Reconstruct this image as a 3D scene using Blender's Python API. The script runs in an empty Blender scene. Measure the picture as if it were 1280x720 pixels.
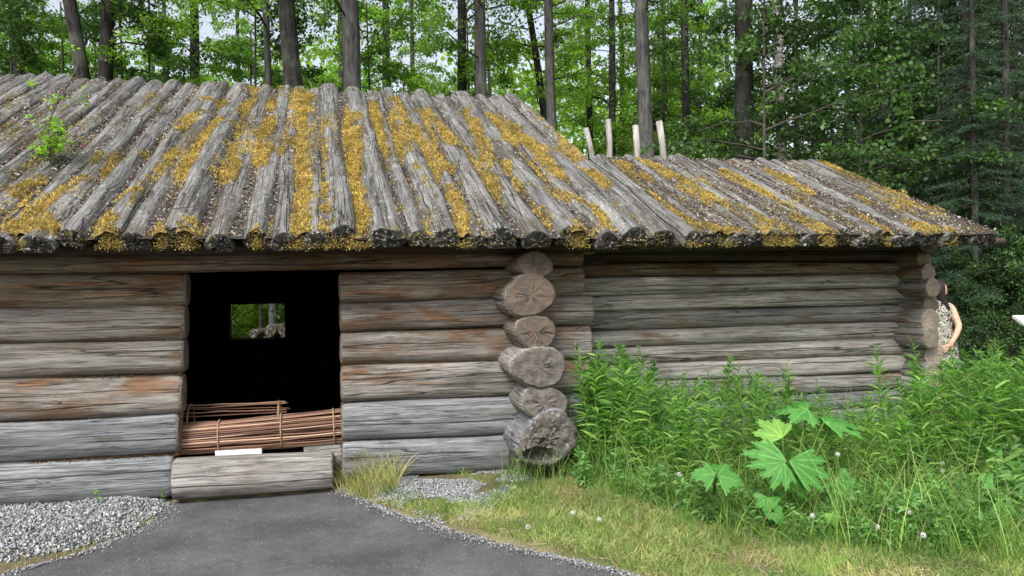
import bpy, math, random
import numpy as np
from mathutils import Vector, Matrix, Euler

random.seed(7); rng = np.random.default_rng(7)
SC = bpy.context.scene; COL = SC.collection

# ------------------------------------------------------------ camera, sky, sun, exposure
FPX = 924.0; ROLL = .015; PITCH = -10/924
F = np.array([0, math.cos(PITCH), math.sin(PITCH)]); r0 = np.array([1., 0, 0]); u0 = np.cross(r0, F)
R = math.cos(ROLL)*r0 - math.sin(ROLL)*u0; U = math.sin(ROLL)*r0 + math.cos(ROLL)*u0
CAM = np.array([0, 0, 1.6])
cd = bpy.data.cameras.new('camera'); cam = bpy.data.objects.new('camera', cd); COL.objects.link(cam)
cd.sensor_width = 36; cd.lens = FPX/1280*36; cd.clip_start = .05; cd.clip_end = 2000
cam.matrix_world = Matrix(((R[0], U[0], -F[0], CAM[0]), (R[1], U[1], -F[1], CAM[1]), (R[2], U[2], -F[2], CAM[2]), (0, 0, 0, 1)))
SC.camera = cam
SUN_EL, SUN_AZ = 47, 200          # azimuth: clockwise from +Y (205 = behind the camera, slightly left)
w = bpy.data.worlds.new('World'); SC.world = w; w.use_nodes = True
nt = w.node_tree; nt.nodes.clear()
sky = nt.nodes.new('ShaderNodeTexSky'); sky.sky_type = 'NISHITA'; sky.sun_disc = False
sky.sun_elevation = math.radians(SUN_EL); sky.sun_rotation = math.radians(SUN_AZ); sky.dust_density = 4; sky.air_density = 1.0
hs = nt.nodes.new('ShaderNodeHueSaturation'); hs.inputs['Saturation'].default_value = .42; hs.inputs['Value'].default_value = 1.0
bg = nt.nodes.new('ShaderNodeBackground'); bg.inputs[1].default_value = .14
wo = nt.nodes.new('ShaderNodeOutputWorld')
nt.links.new(sky.outputs[0], hs.inputs['Color']); nt.links.new(hs.outputs[0], bg.inputs[0]); nt.links.new(bg.outputs[0], wo.inputs[0])
sd = bpy.data.lights.new('sun', 'SUN'); sd.energy = 2.1; sd.angle = math.radians(22); sd.color = (1, .98, .94)
so = bpy.data.objects.new('sun', sd); COL.objects.link(so)
az, el = math.radians(SUN_AZ), math.radians(SUN_EL)
tosun = Vector((math.sin(az)*math.cos(el), math.cos(az)*math.cos(el), math.sin(el)))
so.rotation_euler = tosun.to_track_quat('Z', 'Y').to_euler()
SC.view_settings.view_transform = 'Standard'; SC.view_settings.look = 'None'
SC.view_settings.gamma = 1; SC.view_settings.exposure = .95
SC.render.engine = 'CYCLES'
SC.cycles.max_bounces = 7; SC.cycles.transparent_max_bounces = 6; SC.cycles.diffuse_bounces = 4

# ------------------------------------------------------------ frames
PHI = math.atan(.25)
A = np.array([math.cos(PHI), math.sin(PHI), 0]); NN = np.array([-math.sin(PHI), math.cos(PHI), 0]); O = np.array([0, 6., 0])
ZV = np.array([0, 0, 1.])
def P(s, n, z): return O + s*A + n*NN + z*ZV
def ray(x, y): return F + (x-640)/FPX*R + (360-y)/FPX*U
def onplane(x, y, P0, N):
    d = ray(x, y); return CAM + d*np.dot(P0-CAM, N)/np.dot(d, N)
def snz(Q): return np.array([np.dot(Q-O, A), np.dot(Q-O, NN), Q[2]])
def wall(x, y, n=0.): return snz(onplane(x, y, O+n*NN, NN))
def gnd(x, y, z=0.): return onplane(x, y, np.array([0, 0, z]), ZV)
def atdepth(x, y, Y): return onplane(x, y, np.array([0, Y, 0.]), np.array([0, 1., 0]))
def unit(v): v = np.asarray(v, float); return v/np.linalg.norm(v)

# ------------------------------------------------------------ object helpers
def tag(o, label=None, cat=None, group=None, kind=None):
    if label: o['label'] = label
    if cat: o['category'] = cat
    if group: o['group'] = group
    if kind: o['kind'] = kind
    return o
def empty(name, loc=(0, 0, 0), label=None, cat=None, group=None, rz=0):
    o = bpy.data.objects.new(name, None); COL.objects.link(o); o.location = loc; o.rotation_euler = (0, 0, rz)
    o.empty_display_size = .1
    return tag(o, label, cat, group)
def fastmesh(name, V, Fq, mats, midx=None, smooth=False):
    """V (n,3); Fq (m,k) constant-size faces or list of lists"""
    me = bpy.data.meshes.new(name)
    V = np.asarray(V, np.float32)
    if isinstance(Fq, np.ndarray):
        m, k = Fq.shape
        me.vertices.add(len(V)); me.vertices.foreach_set('co', V.ravel())
        me.loops.add(m*k); me.loops.foreach_set('vertex_index', Fq.astype(np.int32).ravel())
        me.polygons.add(m); me.polygons.foreach_set('loop_start', np.arange(0, m*k, k, dtype=np.int32))
        try: me.polygons.foreach_set('loop_total', np.full(m, k, np.int32))
        except Exception: pass
    else:
        me.from_pydata([tuple(map(float, v)) for v in V], [], [tuple(map(int, f)) for f in Fq])
    for mm in mats: me.materials.append(mm)
    if midx is not None: me.polygons.foreach_set('material_index', np.asarray(midx, np.int32))
    if smooth: me.polygons.foreach_set('use_smooth', np.ones(len(me.polygons), bool))
    me.update(calc_edges=True); me.validate()
    return me
def place(name, me, parent=None, loc=None, rot=None, label=None, cat=None, group=None, kind=None):
    o = bpy.data.objects.new(name, me); COL.objects.link(o)
    if parent: o.parent = parent
    if loc is not None: o.location = loc
    if rot is not None: o.rotation_euler = rot
    return tag(o, label, cat, group, kind)
def dup(src, loc=None, rot=None, scale=None, label=None, group=None):
    def rec(o, par):
        c = o.copy(); COL.objects.link(c); c.parent = par
        for ch in list(o.children): rec(ch, c)
        return c
    c = rec(src, None)
    if loc is not None: c.location = loc
    if rot is not None: c.rotation_euler = rot
    if scale is not None: c.scale = (scale,)*3 if not hasattr(scale, '__len__') else scale
    if label: c['label'] = label
    if group: c['group'] = group
    return c
class MB:
    def __init__(s): s.v = []; s.f = []; s.m = []; s.n = 0
    def add(s, V, Fs, m=0):
        s.v.append(np.asarray(V, float)); s.f += [[i+s.n for i in f] for f in Fs]; s.m += [m]*len(Fs); s.n += len(V)
    def tube(s, pts, rad, k=6, m=0, cap=True):
        pts = np.asarray(pts, float); n = len(pts); rad = np.broadcast_to(np.asarray(rad, float), (n,))
        t = np.gradient(pts, axis=0); V = []
        ref = np.array([0, 0, 1.]) if abs(unit(t[0])[2]) < .9 else np.array([1., 0, 0])
        for i in range(n):
            ti = unit(t[i]); a_ = unit(np.cross(ti, ref)); b_ = np.cross(ti, a_)
            for j in range(k):
                an = 2*math.pi*j/k; V.append(pts[i]+rad[i]*(a_*math.cos(an)+b_*math.sin(an)))
        Fs = [[i*k+j, i*k+(j+1) % k, (i+1)*k+(j+1) % k, (i+1)*k+j] for i in range(n-1) for j in range(k)]
        if cap: Fs += [list(range(k))[::-1], [(n-1)*k+j for j in range(k)]]
        s.add(V, Fs, m)
    def box(s, c, ax, ay, az, m=0, jit=0):
        c = np.asarray(c, float); V = [c+sx*np.asarray(ax)+sy*np.asarray(ay)+sz*np.asarray(az) for sx in (-1, 1) for sy in (-1, 1) for sz in (-1, 1)]
        if jit: V = [v+rng.normal(0, jit, 3) for v in V]
        s.add(V, [[0, 1, 3, 2], [4, 6, 7, 5], [0, 4, 5, 1], [2, 3, 7, 6], [0, 2, 6, 4], [1, 5, 7, 3]], m)
    def mesh(s, name, mats, smooth=False, origin=None):
        V = np.concatenate(s.v)
        if origin is not None: V = V-np.asarray(origin)
        return fastmesh(name, V, s.f, mats, s.m, smooth)

# value noise on arrays
_perm = rng.random((64, 64, 64)).astype(np.float32)
def vnoise(x, y, z=0.):
    x, y, z = np.broadcast_arrays(np.asarray(x, float), np.asarray(y, float), np.asarray(z, float))
    xi, yi, zi = np.floor(x).astype(int), np.floor(y).astype(int), np.floor(z).astype(int)
    fx, fy, fz = x-xi, y-yi, z-zi
    fx, fy, fz = [t*t*(3-2*t) for t in (fx, fy, fz)]
    r = 0
    for a_ in (0, 1):
        for b_ in (0, 1):
            for c_ in (0, 1):
                r = r + _perm[(xi+a_) % 64, (yi+b_) % 64, (zi+c_) % 64]*(fx if a_ else 1-fx)*(fy if b_ else 1-fy)*(fz if c_ else 1-fz)
    return r
def fbm(x, y, z=0., o=3):
    r = 0; am = .5
    for i in range(o): r = r+am*vnoise(x*2**i+i*7.3, y*2**i+i*3.1, np.asarray(z)*2**i+i*5.7); am *= .5
    return r/(1-.5**o)

# ------------------------------------------------------------ materials
class NT:
    def __init__(s, name, rough=.8, spec=.3):
        s.m = bpy.data.materials.new(name); s.m.use_nodes = True; s.t = s.m.node_tree
        s.b = s.t.nodes['Principled BSDF']; s.b.inputs['Roughness'].default_value = rough
        s.b.inputs['Specular IOR Level'].default_value = spec
        s.out = s.t.nodes['Material Output']
    def n(s, typ, **kw):
        nd = s.t.nodes.new('ShaderNode'+typ)
        for k, v in kw.items(): setattr(nd, k, v)
        return nd
    def l(s, a_, b_): s.t.links.new(a_, b_)
    def obj(s, rand=0):
        tc = s.n('TexCoord').outputs['Object']
        if not rand: return tc
        oi = s.n('ObjectInfo'); mu = s.n('Math', operation='MULTIPLY'); s.l(oi.outputs['Random'], mu.inputs[0]); mu.inputs[1].default_value = rand
        ad = s.n('VectorMath', operation='ADD'); s.l(tc, ad.inputs[0]); s.l(mu.outputs[0], ad.inputs[1]); return ad.outputs[0]
    def sc(s, v, xyz):
        m = s.n('VectorMath', operation='MULTIPLY'); s.l(v, m.inputs[0]); m.inputs[1].default_value = xyz; return m.outputs[0]
    def noise(s, v, scale=1, detail=4, rough=.6, dist=0):
        nd = s.n('TexNoise'); s.l(v, nd.inputs['Vector']); nd.inputs['Scale'].default_value = scale
        nd.inputs['Detail'].default_value = detail; nd.inputs['Roughness'].default_value = rough; nd.inputs['Distortion'].default_value = dist
        return nd.outputs['Fac']
    def vor(s, v, scale=1, feature='F1', out='Distance', rnd=1):
        nd = s.n('TexVoronoi', feature=feature); s.l(v, nd.inputs['Vector']); nd.inputs['Scale'].default_value = scale; nd.inputs['Randomness'].default_value = rnd
        return nd.outputs[out]
    def ramp(s, f, stops, interp='LINEAR'):
        nd = s.n('ValToRGB'); s.l(f, nd.inputs[0]); cr = nd.color_ramp; cr.interpolation = interp
        while len(cr.elements) < len(stops): cr.elements.new(.5)
        for e, (p, c) in zip(cr.elements, stops):
            e.position = p; e.color = (c, c, c, 1) if not hasattr(c, '__len__') else (*c, 1)
        return nd.outputs[0]
    def mix(s, f, a_, b_, mode='MIX'):
        nd = s.n('Mix', data_type='RGBA', blend_type=mode)
        for i, v in ((0, f), (6, a_), (7, b_)):
            if hasattr(v, 'is_linked') or isinstance(v, bpy.types.NodeSocket): s.l(v, nd.inputs[i])
            elif i == 0: nd.inputs[0].default_value = v
            else: nd.inputs[i].default_value = (*v, 1) if hasattr(v, '__len__') else (v, v, v, 1)
        return nd.outputs[2]
    def math(s, op, a_, b_=0.):
        nd = s.n('Math', operation=op)
        for i, v in ((0, a_), (1, b_)):
            if isinstance(v, bpy.types.NodeSocket): s.l(v, nd.inputs[i])
            else: nd.inputs[i].default_value = v
        return nd.outputs[0]
    def color(s, c):
        if isinstance(c, bpy.types.NodeSocket): s.l(c, s.b.inputs['Base Color'])
        else: s.b.inputs['Base Color'].default_value = (*c, 1)
        return s
    def bump(s, h, strength=.5, dist=.01):
        nd = s.n('Bump'); nd.inputs['Strength'].default_value = strength; nd.inputs['Distance'].default_value = dist
        s.l(h, nd.inputs['Height']); s.l(nd.outputs[0], s.b.inputs['Normal']); return s
    def translucent(s, col, fac=.4):
        tr = s.n('BsdfTranslucent'); 
        if isinstance(col, bpy.types.NodeSocket): s.l(col, tr.inputs[0])
        else: tr.inputs[0].default_value = (*col, 1)
        mx = s.n('MixShader'); mx.inputs[0].default_value = fac; s.l(s.b.outputs[0], mx.inputs[1]); s.l(tr.outputs[0], mx.inputs[2])
        s.l(mx.outputs[0], s.out.inputs['Surface']); return s

def wood(name, light, dark, brown, brownness, orange=.0, bump=.6, fleck=0.):
    """weathered log skin; local X runs along the log"""
    m = NT(name, .85, .2); v = m.obj(40)
    fine = m.noise(m.sc(v, (4, 70, 70)), 1, 3, .6)
    mid = m.noise(m.sc(v, (1.1, 15, 15)), 1, 5, .65, .3)
    patch = m.noise(m.sc(v, (1.6, 5, 5)), 1, 4, .6, .4)
    crk = m.noise(m.sc(v, (.22, 6, 6)), 1, 3, .45, .05)
    band = m.math('ABSOLUTE', m.math('SUBTRACT', crk, .5))
    crack = m.ramp(band, [(0, 0.0), (.002, .15), (.007, 1)])
    crk2 = m.noise(m.sc(v, (.8, 34, 34)), 1, 3, .55, .1)
    band2 = m.math('ABSOLUTE', m.math('SUBTRACT', crk2, .5))
    crack2 = m.ramp(band2, [(0, .35), (.02, 1)])
    c = m.mix(m.ramp(mid, [(.3, 0), (.7, 1)]), dark, light)
    c = m.mix(m.ramp(patch, [(.62-brownness*.35, 0), (.75-brownness*.3, 1)]), c, m.mix(fine, brown, tuple(x*.55 for x in brown)))
    if orange:
        p2 = m.noise(m.sc(v, (1.8, 16, 16)), 1, 5, .7, .4)
        c = m.mix(m.ramp(p2, [(.60-orange*.1, 0), (.70-orange*.05, .75)]), c, (.30, .15, .07))
    c = m.mix(.7, c, m.ramp(fine, [(.3, .5), (.65, 1.2)]), 'MULTIPLY')
    fine2 = m.noise(m.sc(v, (9, 160, 160)), 1, 3, .7); c = m.mix(.5, c, m.ramp(fine2, [(.32, .5), (.66, 1.35)]), 'MULTIPLY')
    c = m.mix(1, c, crack2, 'MULTIPLY')
    c = m.mix(1, c, m.ramp(band, [(0, .08), (.0015, .15), (.0045, 1)]), 'MULTIPLY')
    so_ = m.n('SeparateXYZ'); m.l(m.obj(0), so_.inputs[0]); oi2 = m.n('ObjectInfo')
    for kk, (amp, wd) in enumerate(((.10, .0028), (.16, .0018))):
        wob = m.noise(m.sc(v, (1.1+kk, .0, .0)), 1, 4, .55); off = m.math('MULTIPLY', m.math('SUBTRACT', m.math('FRACT', m.math('MULTIPLY', oi2.outputs['Random'], 7.3+kk*11)), .5), amp)
        ln_ = m.math('ABSOLUTE', m.math('SUBTRACT', m.math('SUBTRACT', so_.outputs[2], off), m.math('MULTIPLY', m.math('SUBTRACT', wob, .5), .07)))
        on = m.ramp(m.noise(m.sc(v, (.55, .0, .0)), 1+kk, 2, .5), [(.44, 0), (.52, 1)])
        lm = m.math('MULTIPLY', m.ramp(ln_, [(0, 1), (wd, .8), (wd*2.2, 0)]), on)
        c = m.mix(m.math('MULTIPLY', lm, .92), c, (.02, .017, .014)); crack = m.math('SUBTRACT', crack, m.math('MULTIPLY', lm, .8))
    kn = m.vor(m.sc(v, (1.7, 4.5, 4.5)), 1)
    c = m.mix(m.ramp(kn, [(.05, .85), (.12, 0)]), c, (.07, .045, .03))
    st = m.noise(m.sc(v, (3, 6, 6)), 1.3, 5, .7)
    c = m.mix(m.ramp(st, [(.62, 0), (.74, .7)]), c, (.05, .045, .04))
    if fleck:
        fl = m.noise(m.sc(v, (22, 30, 30)), 1, 3, .7); fl2 = m.noise(v, 5, 3, .6)
        c = m.mix(m.math('MULTIPLY', m.ramp(fl, [(.56, 0), (.62, 1)]), m.ramp(fl2, [(.4, 0), (.6, fleck)])), c, (.40, .41, .37))
    m.color(c)
    h = m.math('ADD', m.math('MULTIPLY', fine, .5), m.math('ADD', m.math('MULTIPLY', crack, 1.2), m.math('MULTIPLY', m.math('ADD', mid, crack2), .6)))
    m.bump(h, bump, .012); return m.m
def endgrain(name, c1, c2, lichen=0., dark=0.):
    m = NT(name, .9, .15); v = m.obj(0); vr = m.obj(40)
    sx = m.n('SeparateXYZ'); m.l(v, sx.inputs[0])
    nz = m.noise(vr, 9, 3, .6)
    y, z = sx.outputs[1], sx.outputs[2]
    d = m.math('SQRT', m.math('ADD', m.math('MULTIPLY', y, y), m.math('MULTIPLY', z, z)))
    ring = m.math('SINE', m.math('MULTIPLY', m.math('ADD', d, m.math('MULTIPLY', nz, .03)), 620))
    an = m.math('ARCTAN2', z, y)
    cv = m.n('CombineXYZ'); m.l(an, cv.inputs[0]); oi = m.n('ObjectInfo'); m.l(m.math('MULTIPLY', oi.outputs['Random'], 30), cv.inputs[1])
    m.l(m.math('MULTIPLY', d, 3.), cv.inputs[2])
    rad = m.noise(cv.outputs[0], 1.15, 1, .4); rb0 = m.math('ABSOLUTE', m.math('SUBTRACT', rad, .5)); rb = m.math('ADD', rb0, m.ramp(m.noise(vr, 7, 2, .5), [(.42, 0), (.52, .2)])); sw = m.noise(m.sc(vr, (1, 12, 90)), 1, 3, .6)
    big = m.noise(vr, 14, 4, .6, .5)
    c = m.mix(m.ramp(big, [(.35, 0), (.65, 1)]), c1, c2)
    c = m.mix(.35, c, m.ramp(ring, [(0, .6), (1, 1.05)]), 'MULTIPLY')
    c = m.mix(1, c, m.ramp(rb, [(0, .3), (.005, .5), (.013, 1)]), 'MULTIPLY')
    sp = m.noise(vr, 60, 3, .7)
    c = m.mix(.5, c, m.ramp(sw, [(.3, .6), (.7, 1.3)]), 'MULTIPLY')
    c = m.mix(.5, c, m.ramp(sp, [(.3, .5), (.7, 1.2)]), 'MULTIPLY')
    if lichen:
        lz = m.noise(vr, 32, 4, .75); l2 = m.noise(vr, 7, 2, .5)
        c = m.mix(m.math('MULTIPLY', m.ramp(lz, [(.56, 0), (.60, 1)]), m.ramp(l2, [(.4, .1), (.6, lichen)])), c, (.42, .43, .38))
        l3 = m.noise(vr, 11, 4, .7)
        c = m.mix(m.ramp(l3, [(.58, 0), (.66, .8)]), c, (.17, .15, .04))
    m.color(c); m.bump(m.math('ADD', m.math('MULTIPLY', rb, .6), m.math('ADD', sp, sw)), .6, .01); return m.m

M = {}
M['w_mix'] = wood('log wood grey brown', (.33, .31, .28), (.105, .094, .082), (.21, .13, .08), .36, .42)
M['w_brown'] = wood('log wood sheltered brown', (.31, .265, .21), (.10, .083, .063), (.20, .118, .07), .48, .55)
M['w_grey'] = wood('log wood silver grey', (.265, .275, .288), (.10, .105, .112), (.15, .13, .105), .14, 0)
M['w_sil'] = wood('log wood pale grey', (.35, .34, .32), (.135, .128, .118), (.21, .145, .095), .20, .2)
M['w_pale'] = wood('log wood weathered eave brightened', (.56, .535, .49), (.22, .205, .182), (.29, .19, .12), .20, .3)  # brightened for the annex wall, making up for eave shade in the colour
M['w_dark'] = wood('log wood dark', (.11, .095, .08), (.05, .04, .033), (.08, .05, .03), .5, 0)
M['w_inside'] = wood('shade blackened log wood', (.010, .010, .011), (.006, .006, .007), (.009, .008, .007), .3, 0)  # near-black: the unlit interior's shade is put into the wood colour
M['w_roof'] = wood('roof log wood', (.245, .243, .235), (.052, .05, .047), (.11, .095, .075), .3, 0, 1., .45)
M['e_wall'] = endgrain('log end cut', (.165, .118, .088), (.11, .098, .088))
M['e_jamb'] = endgrain('log end pale', (.27, .22, .17), (.16, .135, .11))
M['e_grey'] = endgrain('log end grey', (.20, .18, .16), (.10, .088, .078))
M['e_corner'] = endgrain('log end eave brightened', (.40, .32, .25), (.26, .225, .19))  # annex corner ends, colour lightened to offset the shade of the eave
M['e_roof'] = endgrain('roof log end', (.02, .019, .018), (.055, .052, .048), .9)
M['e_rot'] = endgrain('rotten log end', (.05, .045, .042), (.15, .138, .128), .5)

def simple(name, c1, c2, scale=20, rough=.9, bump=.3, bd=.01, detail=4):
    m = NT(name, rough, .2); v = m.obj(0); n_ = m.noise(v, scale, detail, .65)
    m.color(m.mix(m.ramp(n_, [(.3, 0), (.7, 1)]), c1, c2)).bump(n_, bump, bd); return m.m
def island(name, stops, rough=.6, spec=.25, tr=.4, trcol=None, big=None):
    m = NT(name, rough, spec); g = m.n('NewGeometry'); c = m.ramp(g.outputs['Random Per Island'], stops)
    if big:
        nz = m.noise(m.obj(30), big, 3, .6)
        c = m.mix(1, c, m.ramp(nz, [(.35, .62), (.65, 1.25)]), 'MULTIPLY')
    m.color(c)
    if tr:
        t = m.mix(1, c, trcol or (1.5, 1.9, .8), 'MULTIPLY'); m.translucent(t, tr)
    return m.m
M['moss'] = island('yellow moss fronds', [(0, (.13, .075, .025)), (.25, (.34, .225, .05)), (.6, (.60, .45, .12)), (1, (.72, .64, .24))], .8, .1, .25, (1.2, 1.1, .7), 6)
M['moss_bed'] = simple('yellow moss cushion', (.10, .07, .03), (.33, .23, .07), 45, .95, .8, .02)
M['moss_dull'] = island('dull moss fronds', [(0, (.09, .07, .03)), (.5, (.22, .17, .06)), (1, (.36, .31, .14))], .9, .1, .2, (1.1, 1.1, .8))
M['debris'] = simple('roof debris', (.022, .019, .017), (.095, .085, .078), 70, .95, .9, .015, 6)
M['flake'] = island('dead leaf flakes', [(0, (.045, .032, .024)), (.35, (.11, .08, .06)), (.6, (.18, .16, .135)), (.82, (.32, .30, .27)), (.9, (.20, .06, .03)), (1, (.48, .46, .43))], .8, .2, 0)
M['twig'] = simple('dead twig', (.05, .035, .03), (.16, .13, .11), 30)
M['chink'] = island('brown moss chinking fibres', [(0, (.05, .03, .015)), (.5, (.12, .075, .035)), (1, (.20, .13, .06))], .95, .1, .1, (1.1, 1, .8))
GL = lambda n, a_, b_, c_, tr=.4, big=.8: island(n, [(0, a_), (.5, b_), (1, c_)], .5, .3, tr, None, big)
M['leaf'] = GL('birch leaves', (.07, .14, .018), (.12, .23, .028), (.20, .33, .05), .5)
M['leaf2'] = GL('poplar leaves', (.10, .19, .02), (.17, .29, .035), (.27, .40, .06), .5)
M['leafd'] = GL('alder leaves', (.03, .07, .02), (.055, .115, .03), (.11, .19, .055), .36)
M['needle'] = GL('spruce needles', (.02, .048, .026), (.034, .075, .038), (.06, .11, .055), .15)
M['weed'] = GL('fireweed leaves', (.045, .12, .03), (.11, .25, .052), (.29, .45, .10), .45, 1.5)
M['weed2'] = GL('sow thistle leaves', (.07, .17, .055), (.13, .27, .08), (.22, .38, .11), .35, 1.5)
M['grass'] = GL('green grass', (.06, .14, .03), (.14, .26, .05), (.32, .44, .12), .4, 1.5)
M['dry'] = island('dry grass', [(0, (.17, .20, .05)), (.35, (.33, .38, .09)), (.65, (.48, .48, .19)), (1, (.60, .53, .30))], .8, .1, .25, (1.1, 1.1, .8), 2)
M['straw'] = island('straw', [(0, (.30, .24, .13)), (1, (.55, .47, .30))], .8, .1, .2, (1.1, 1.1, .9))
M['stem'] = simple('green stem', (.07, .13, .03), (.14, .20, .05), 12)
def bark(name, a_, b_, sc=(14, 14, 3)):
    m = NT(name, .95, .1); v = m.obj(20); n1 = m.noise(m.sc(v, sc), 1, 5, .7, .4); n2 = m.noise(v, 2.2, 3, .6)
    c = m.mix(m.ramp(n1, [(.35, 0), (.65, 1)]), a_, b_)
    c = m.mix(m.ramp(n2, [(.5, 0), (.7, .5)]), c, (.12, .13, .10))
    m.color(c).bump(n1, 1., .04); return m.m
M['bark'] = bark('grey fissured bark', (.035, .034, .034), (.125, .122, .12))
M['barkd'] = bark('dark bark', (.014, .013, .013), (.05, .047, .045))
M['barkp'] = bark('pale birch bark', (.16, .14, .13), (.50, .49, .46), (3, 3, 22))
M['branch'] = simple('branch bark', (.03, .026, .022), (.08, .07, .06), 10)
M['post'] = bark('bleached pole wood', (.20, .185, .165), (.44, .42, .385), (20, 20, 3))

# ------------------------------------------------------------ geometry generators (numpy)
def quads(pos, d, side, L, W, fold=.25, nrm=None):
    """diamond leaves: pos base, d direction, side width dir; one quad each"""
    n = len(pos); nm = np.cross(d, side) if nrm is None else nrm
    L = np.broadcast_to(np.asarray(L, float), (n,))[:, None]; W = np.broadcast_to(np.asarray(W, float), (n,))[:, None]
    b = pos; t = pos+d*L; m1 = pos+d*L*.45+side*W*.5+nm*W*fold; m2 = pos+d*L*.45-side*W*.5+nm*W*fold
    V = np.stack([b, m1, t, m2], 1).reshape(-1, 3); return V, np.arange(n*4).reshape(n, 4)
def norml(v): return v/(np.linalg.norm(v, axis=-1, keepdims=True)+1e-9)
def randdir(n): return norml(rng.normal(size=(n, 3)))
def blades(pos, d, bend, L, W, secs=3, prof=None, wave=None):
    """narrow strips: d start dir, bend vector added quadratically"""
    n = len(pos); L = np.broadcast_to(np.asarray(L, float), (n,))[:, None]; W = np.broadcast_to(np.asarray(W, float), (n,))[:, None]
    side = norml(np.cross(d, norml(bend+rng.normal(0, .35, (n, 3)))))
    V = []
    for i in range(secs+1):
        t = i/secs; p = pos+d*L*t+bend*L*t*t
        wd = (prof[i] if prof else (1-t)**.7)*W*.5
        V += [p-side*wd, p+side*wd]
    V = np.stack(V, 1).reshape(-1, 3); k = 2*(secs+1)
    base = (np.arange(n)*k)[:, None]
    Fq = np.concatenate([base+np.array([2*i, 2*i+1, 2*i+3, 2*i+2]) for i in range(secs)], 0)
    return V, Fq
def cat(lst):
    V = []; Fs = []; o = 0
    for v, f in lst: V.append(v); Fs.append(f+o); o += len(v)
    return np.concatenate(V), np.concatenate(Fs)
def tubes(pts, rad, k=3):
    """pts (n,m,3), rad (n,m): many thin tubes -> quads"""
    n, m, _ = pts.shape; t = norml(np.gradient(pts, axis=1)); ref = norml(rng.normal(size=(n, 1, 3)))
    a_ = norml(np.cross(t, ref)); b_ = np.cross(t, a_); V = []
    for j in range(k):
        an = 2*math.pi*j/k; V.append(pts+rad[..., None]*(a_*math.cos(an)+b_*math.sin(an)))
    V = np.stack(V, 2).reshape(-1, 3)
    idx = np.arange(n*m*k).reshape(n, m, k); nx = np.roll(idx, -1, 2)
    Fq = np.stack([idx[:, :-1], nx[:, :-1], nx[:, 1:], idx[:, 1:]], -1).reshape(-1, 4)
    return V, Fq

def log_mesh(L, ry0, rz0, ry1=None, rz1=None, mats=None, flat=None, seg=28, bend=.012, rough=1., step=.07, endround=.018, rot=None, sq=None):
    ry1 = ry0 if ry1 is None else ry1; rz1 = rz0 if rz1 is None else rz1
    nr = max(6, int(L/step)); xs = list(np.linspace(endround, L-endround, nr)); xs = [0, endround*.35]+xs+[L-endround*.35, L]
    sh = [.88, .96]+[1]*nr+[.96, .88]
    ph = rng.random(12)*6.28; kn = [(rng.random()*L, rng.random()*6.28, rng.random()*.012+.004) for _ in range(int(2+L*1.3))]
    th = np.arange(seg)/seg*2*math.pi; V = []
    sd_ = rng.random()*50
    for x, q in zip(xs, sh):
        t = x/L; ry = (ry0+(ry1-ry0)*t)*q; rz = (rz0+(rz1-rz0)*t)*q
        cy = bend*math.sin(x*1.3+ph[0])+bend*.5*math.sin(x*3.1+ph[1]); cz = bend*math.sin(x*1.1+ph[2])+bend*.4*math.sin(x*3.7+ph[3])
        b = rough*(.035*np.sin(2*th+x*.9+ph[4])+.025*np.sin(3*th-x*1.7+ph[5])+.045*(fbm(x*2.2+sd_, np.cos(th)*1.6+9, np.sin(th)*1.6+9)-.5)*2+.05*(fbm(x*3+sd_, np.cos(th)*6+20, np.sin(th)*6+20)-.5))
        cs, sn = np.cos(th), np.sin(th)
        if sq: cs, sn = np.sign(cs)*np.abs(cs)**sq[0], np.sign(sn)*np.abs(sn)**sq[1]
        y = cs*ry*(1+b)+cy; z = sn*rz*(1+b)+cz
        for kx, ka, kh in kn:
            g = kh*np.exp(-((x-kx)/.04)**2-(np.angle(np.exp(1j*(th-ka)))/.3)**2); y += np.cos(th)*g; z += np.sin(th)*g
        if flat is not None: z = np.maximum(z, flat)
        V.append(np.stack([np.full(seg, x), y, z], 1))
    n = len(xs); V = np.concatenate(V)
    Fs = [[i*seg+j, i*seg+(j+1) % seg, (i+1)*seg+(j+1) % seg, (i+1)*seg+j] for i in range(n-1) for j in range(seg)]
    mi = [0]*len(Fs)
    for i in range(seg*1): mi[i] = 1
    for i in range(len(mi)-seg, len(mi)): mi[i] = 1
    # caps with inner rings
    for end in (0, 1):
        base = (n-1)*seg*end; ring = V[base:base+seg]; c = ring.mean(0); prev = list(range(base, base+seg)); sg = 1 if end else -1
        for q in ((.66, .33) if not rot or end else (.93, .86, .78, .7, .6, .5, .4, .3, .2, .1)):
            off = len(V); nv = c+(ring-c)*q; nv[:, 0] += sg*(.004+rng.normal(0, .003, seg)*rough)
            if rot and not end:
                dd = np.hypot((nv[:, 1]-rot[0]*ry0)/ry0/.55, (nv[:, 2]-rot[1]*rz0)/rz0/.32); nv[:, 0] += .16*np.clip(1.15-dd, 0, 1)**.6+.015*(fbm(nv[:, 1]*25, nv[:, 2]*25, 3)-.5)
            V = np.concatenate([V, nv]); cur = list(range(off, off+seg))
            for j in range(seg):
                f = [prev[j], prev[(j+1) % seg], cur[(j+1) % seg], cur[j]]
                Fs.append(f if not end else f[::-1]); mi.append(1)
            prev = cur
        V = np.concatenate([V, [c+np.array([sg*.005, 0, 0])]]); ci = len(V)-1
        for j in range(seg):
            f = [prev[j], prev[(j+1) % seg], ci]; Fs.append(f if not end else f[::-1]); mi.append(1)
    # winding: make outward
    Fs = [f[::-1] for f in Fs]
    me = fastmesh('log', V, Fs, mats, mi, True)
    try: me.set_sharp_from_angle(angle=math.radians(50))
    except Exception: pass
    return me
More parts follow.
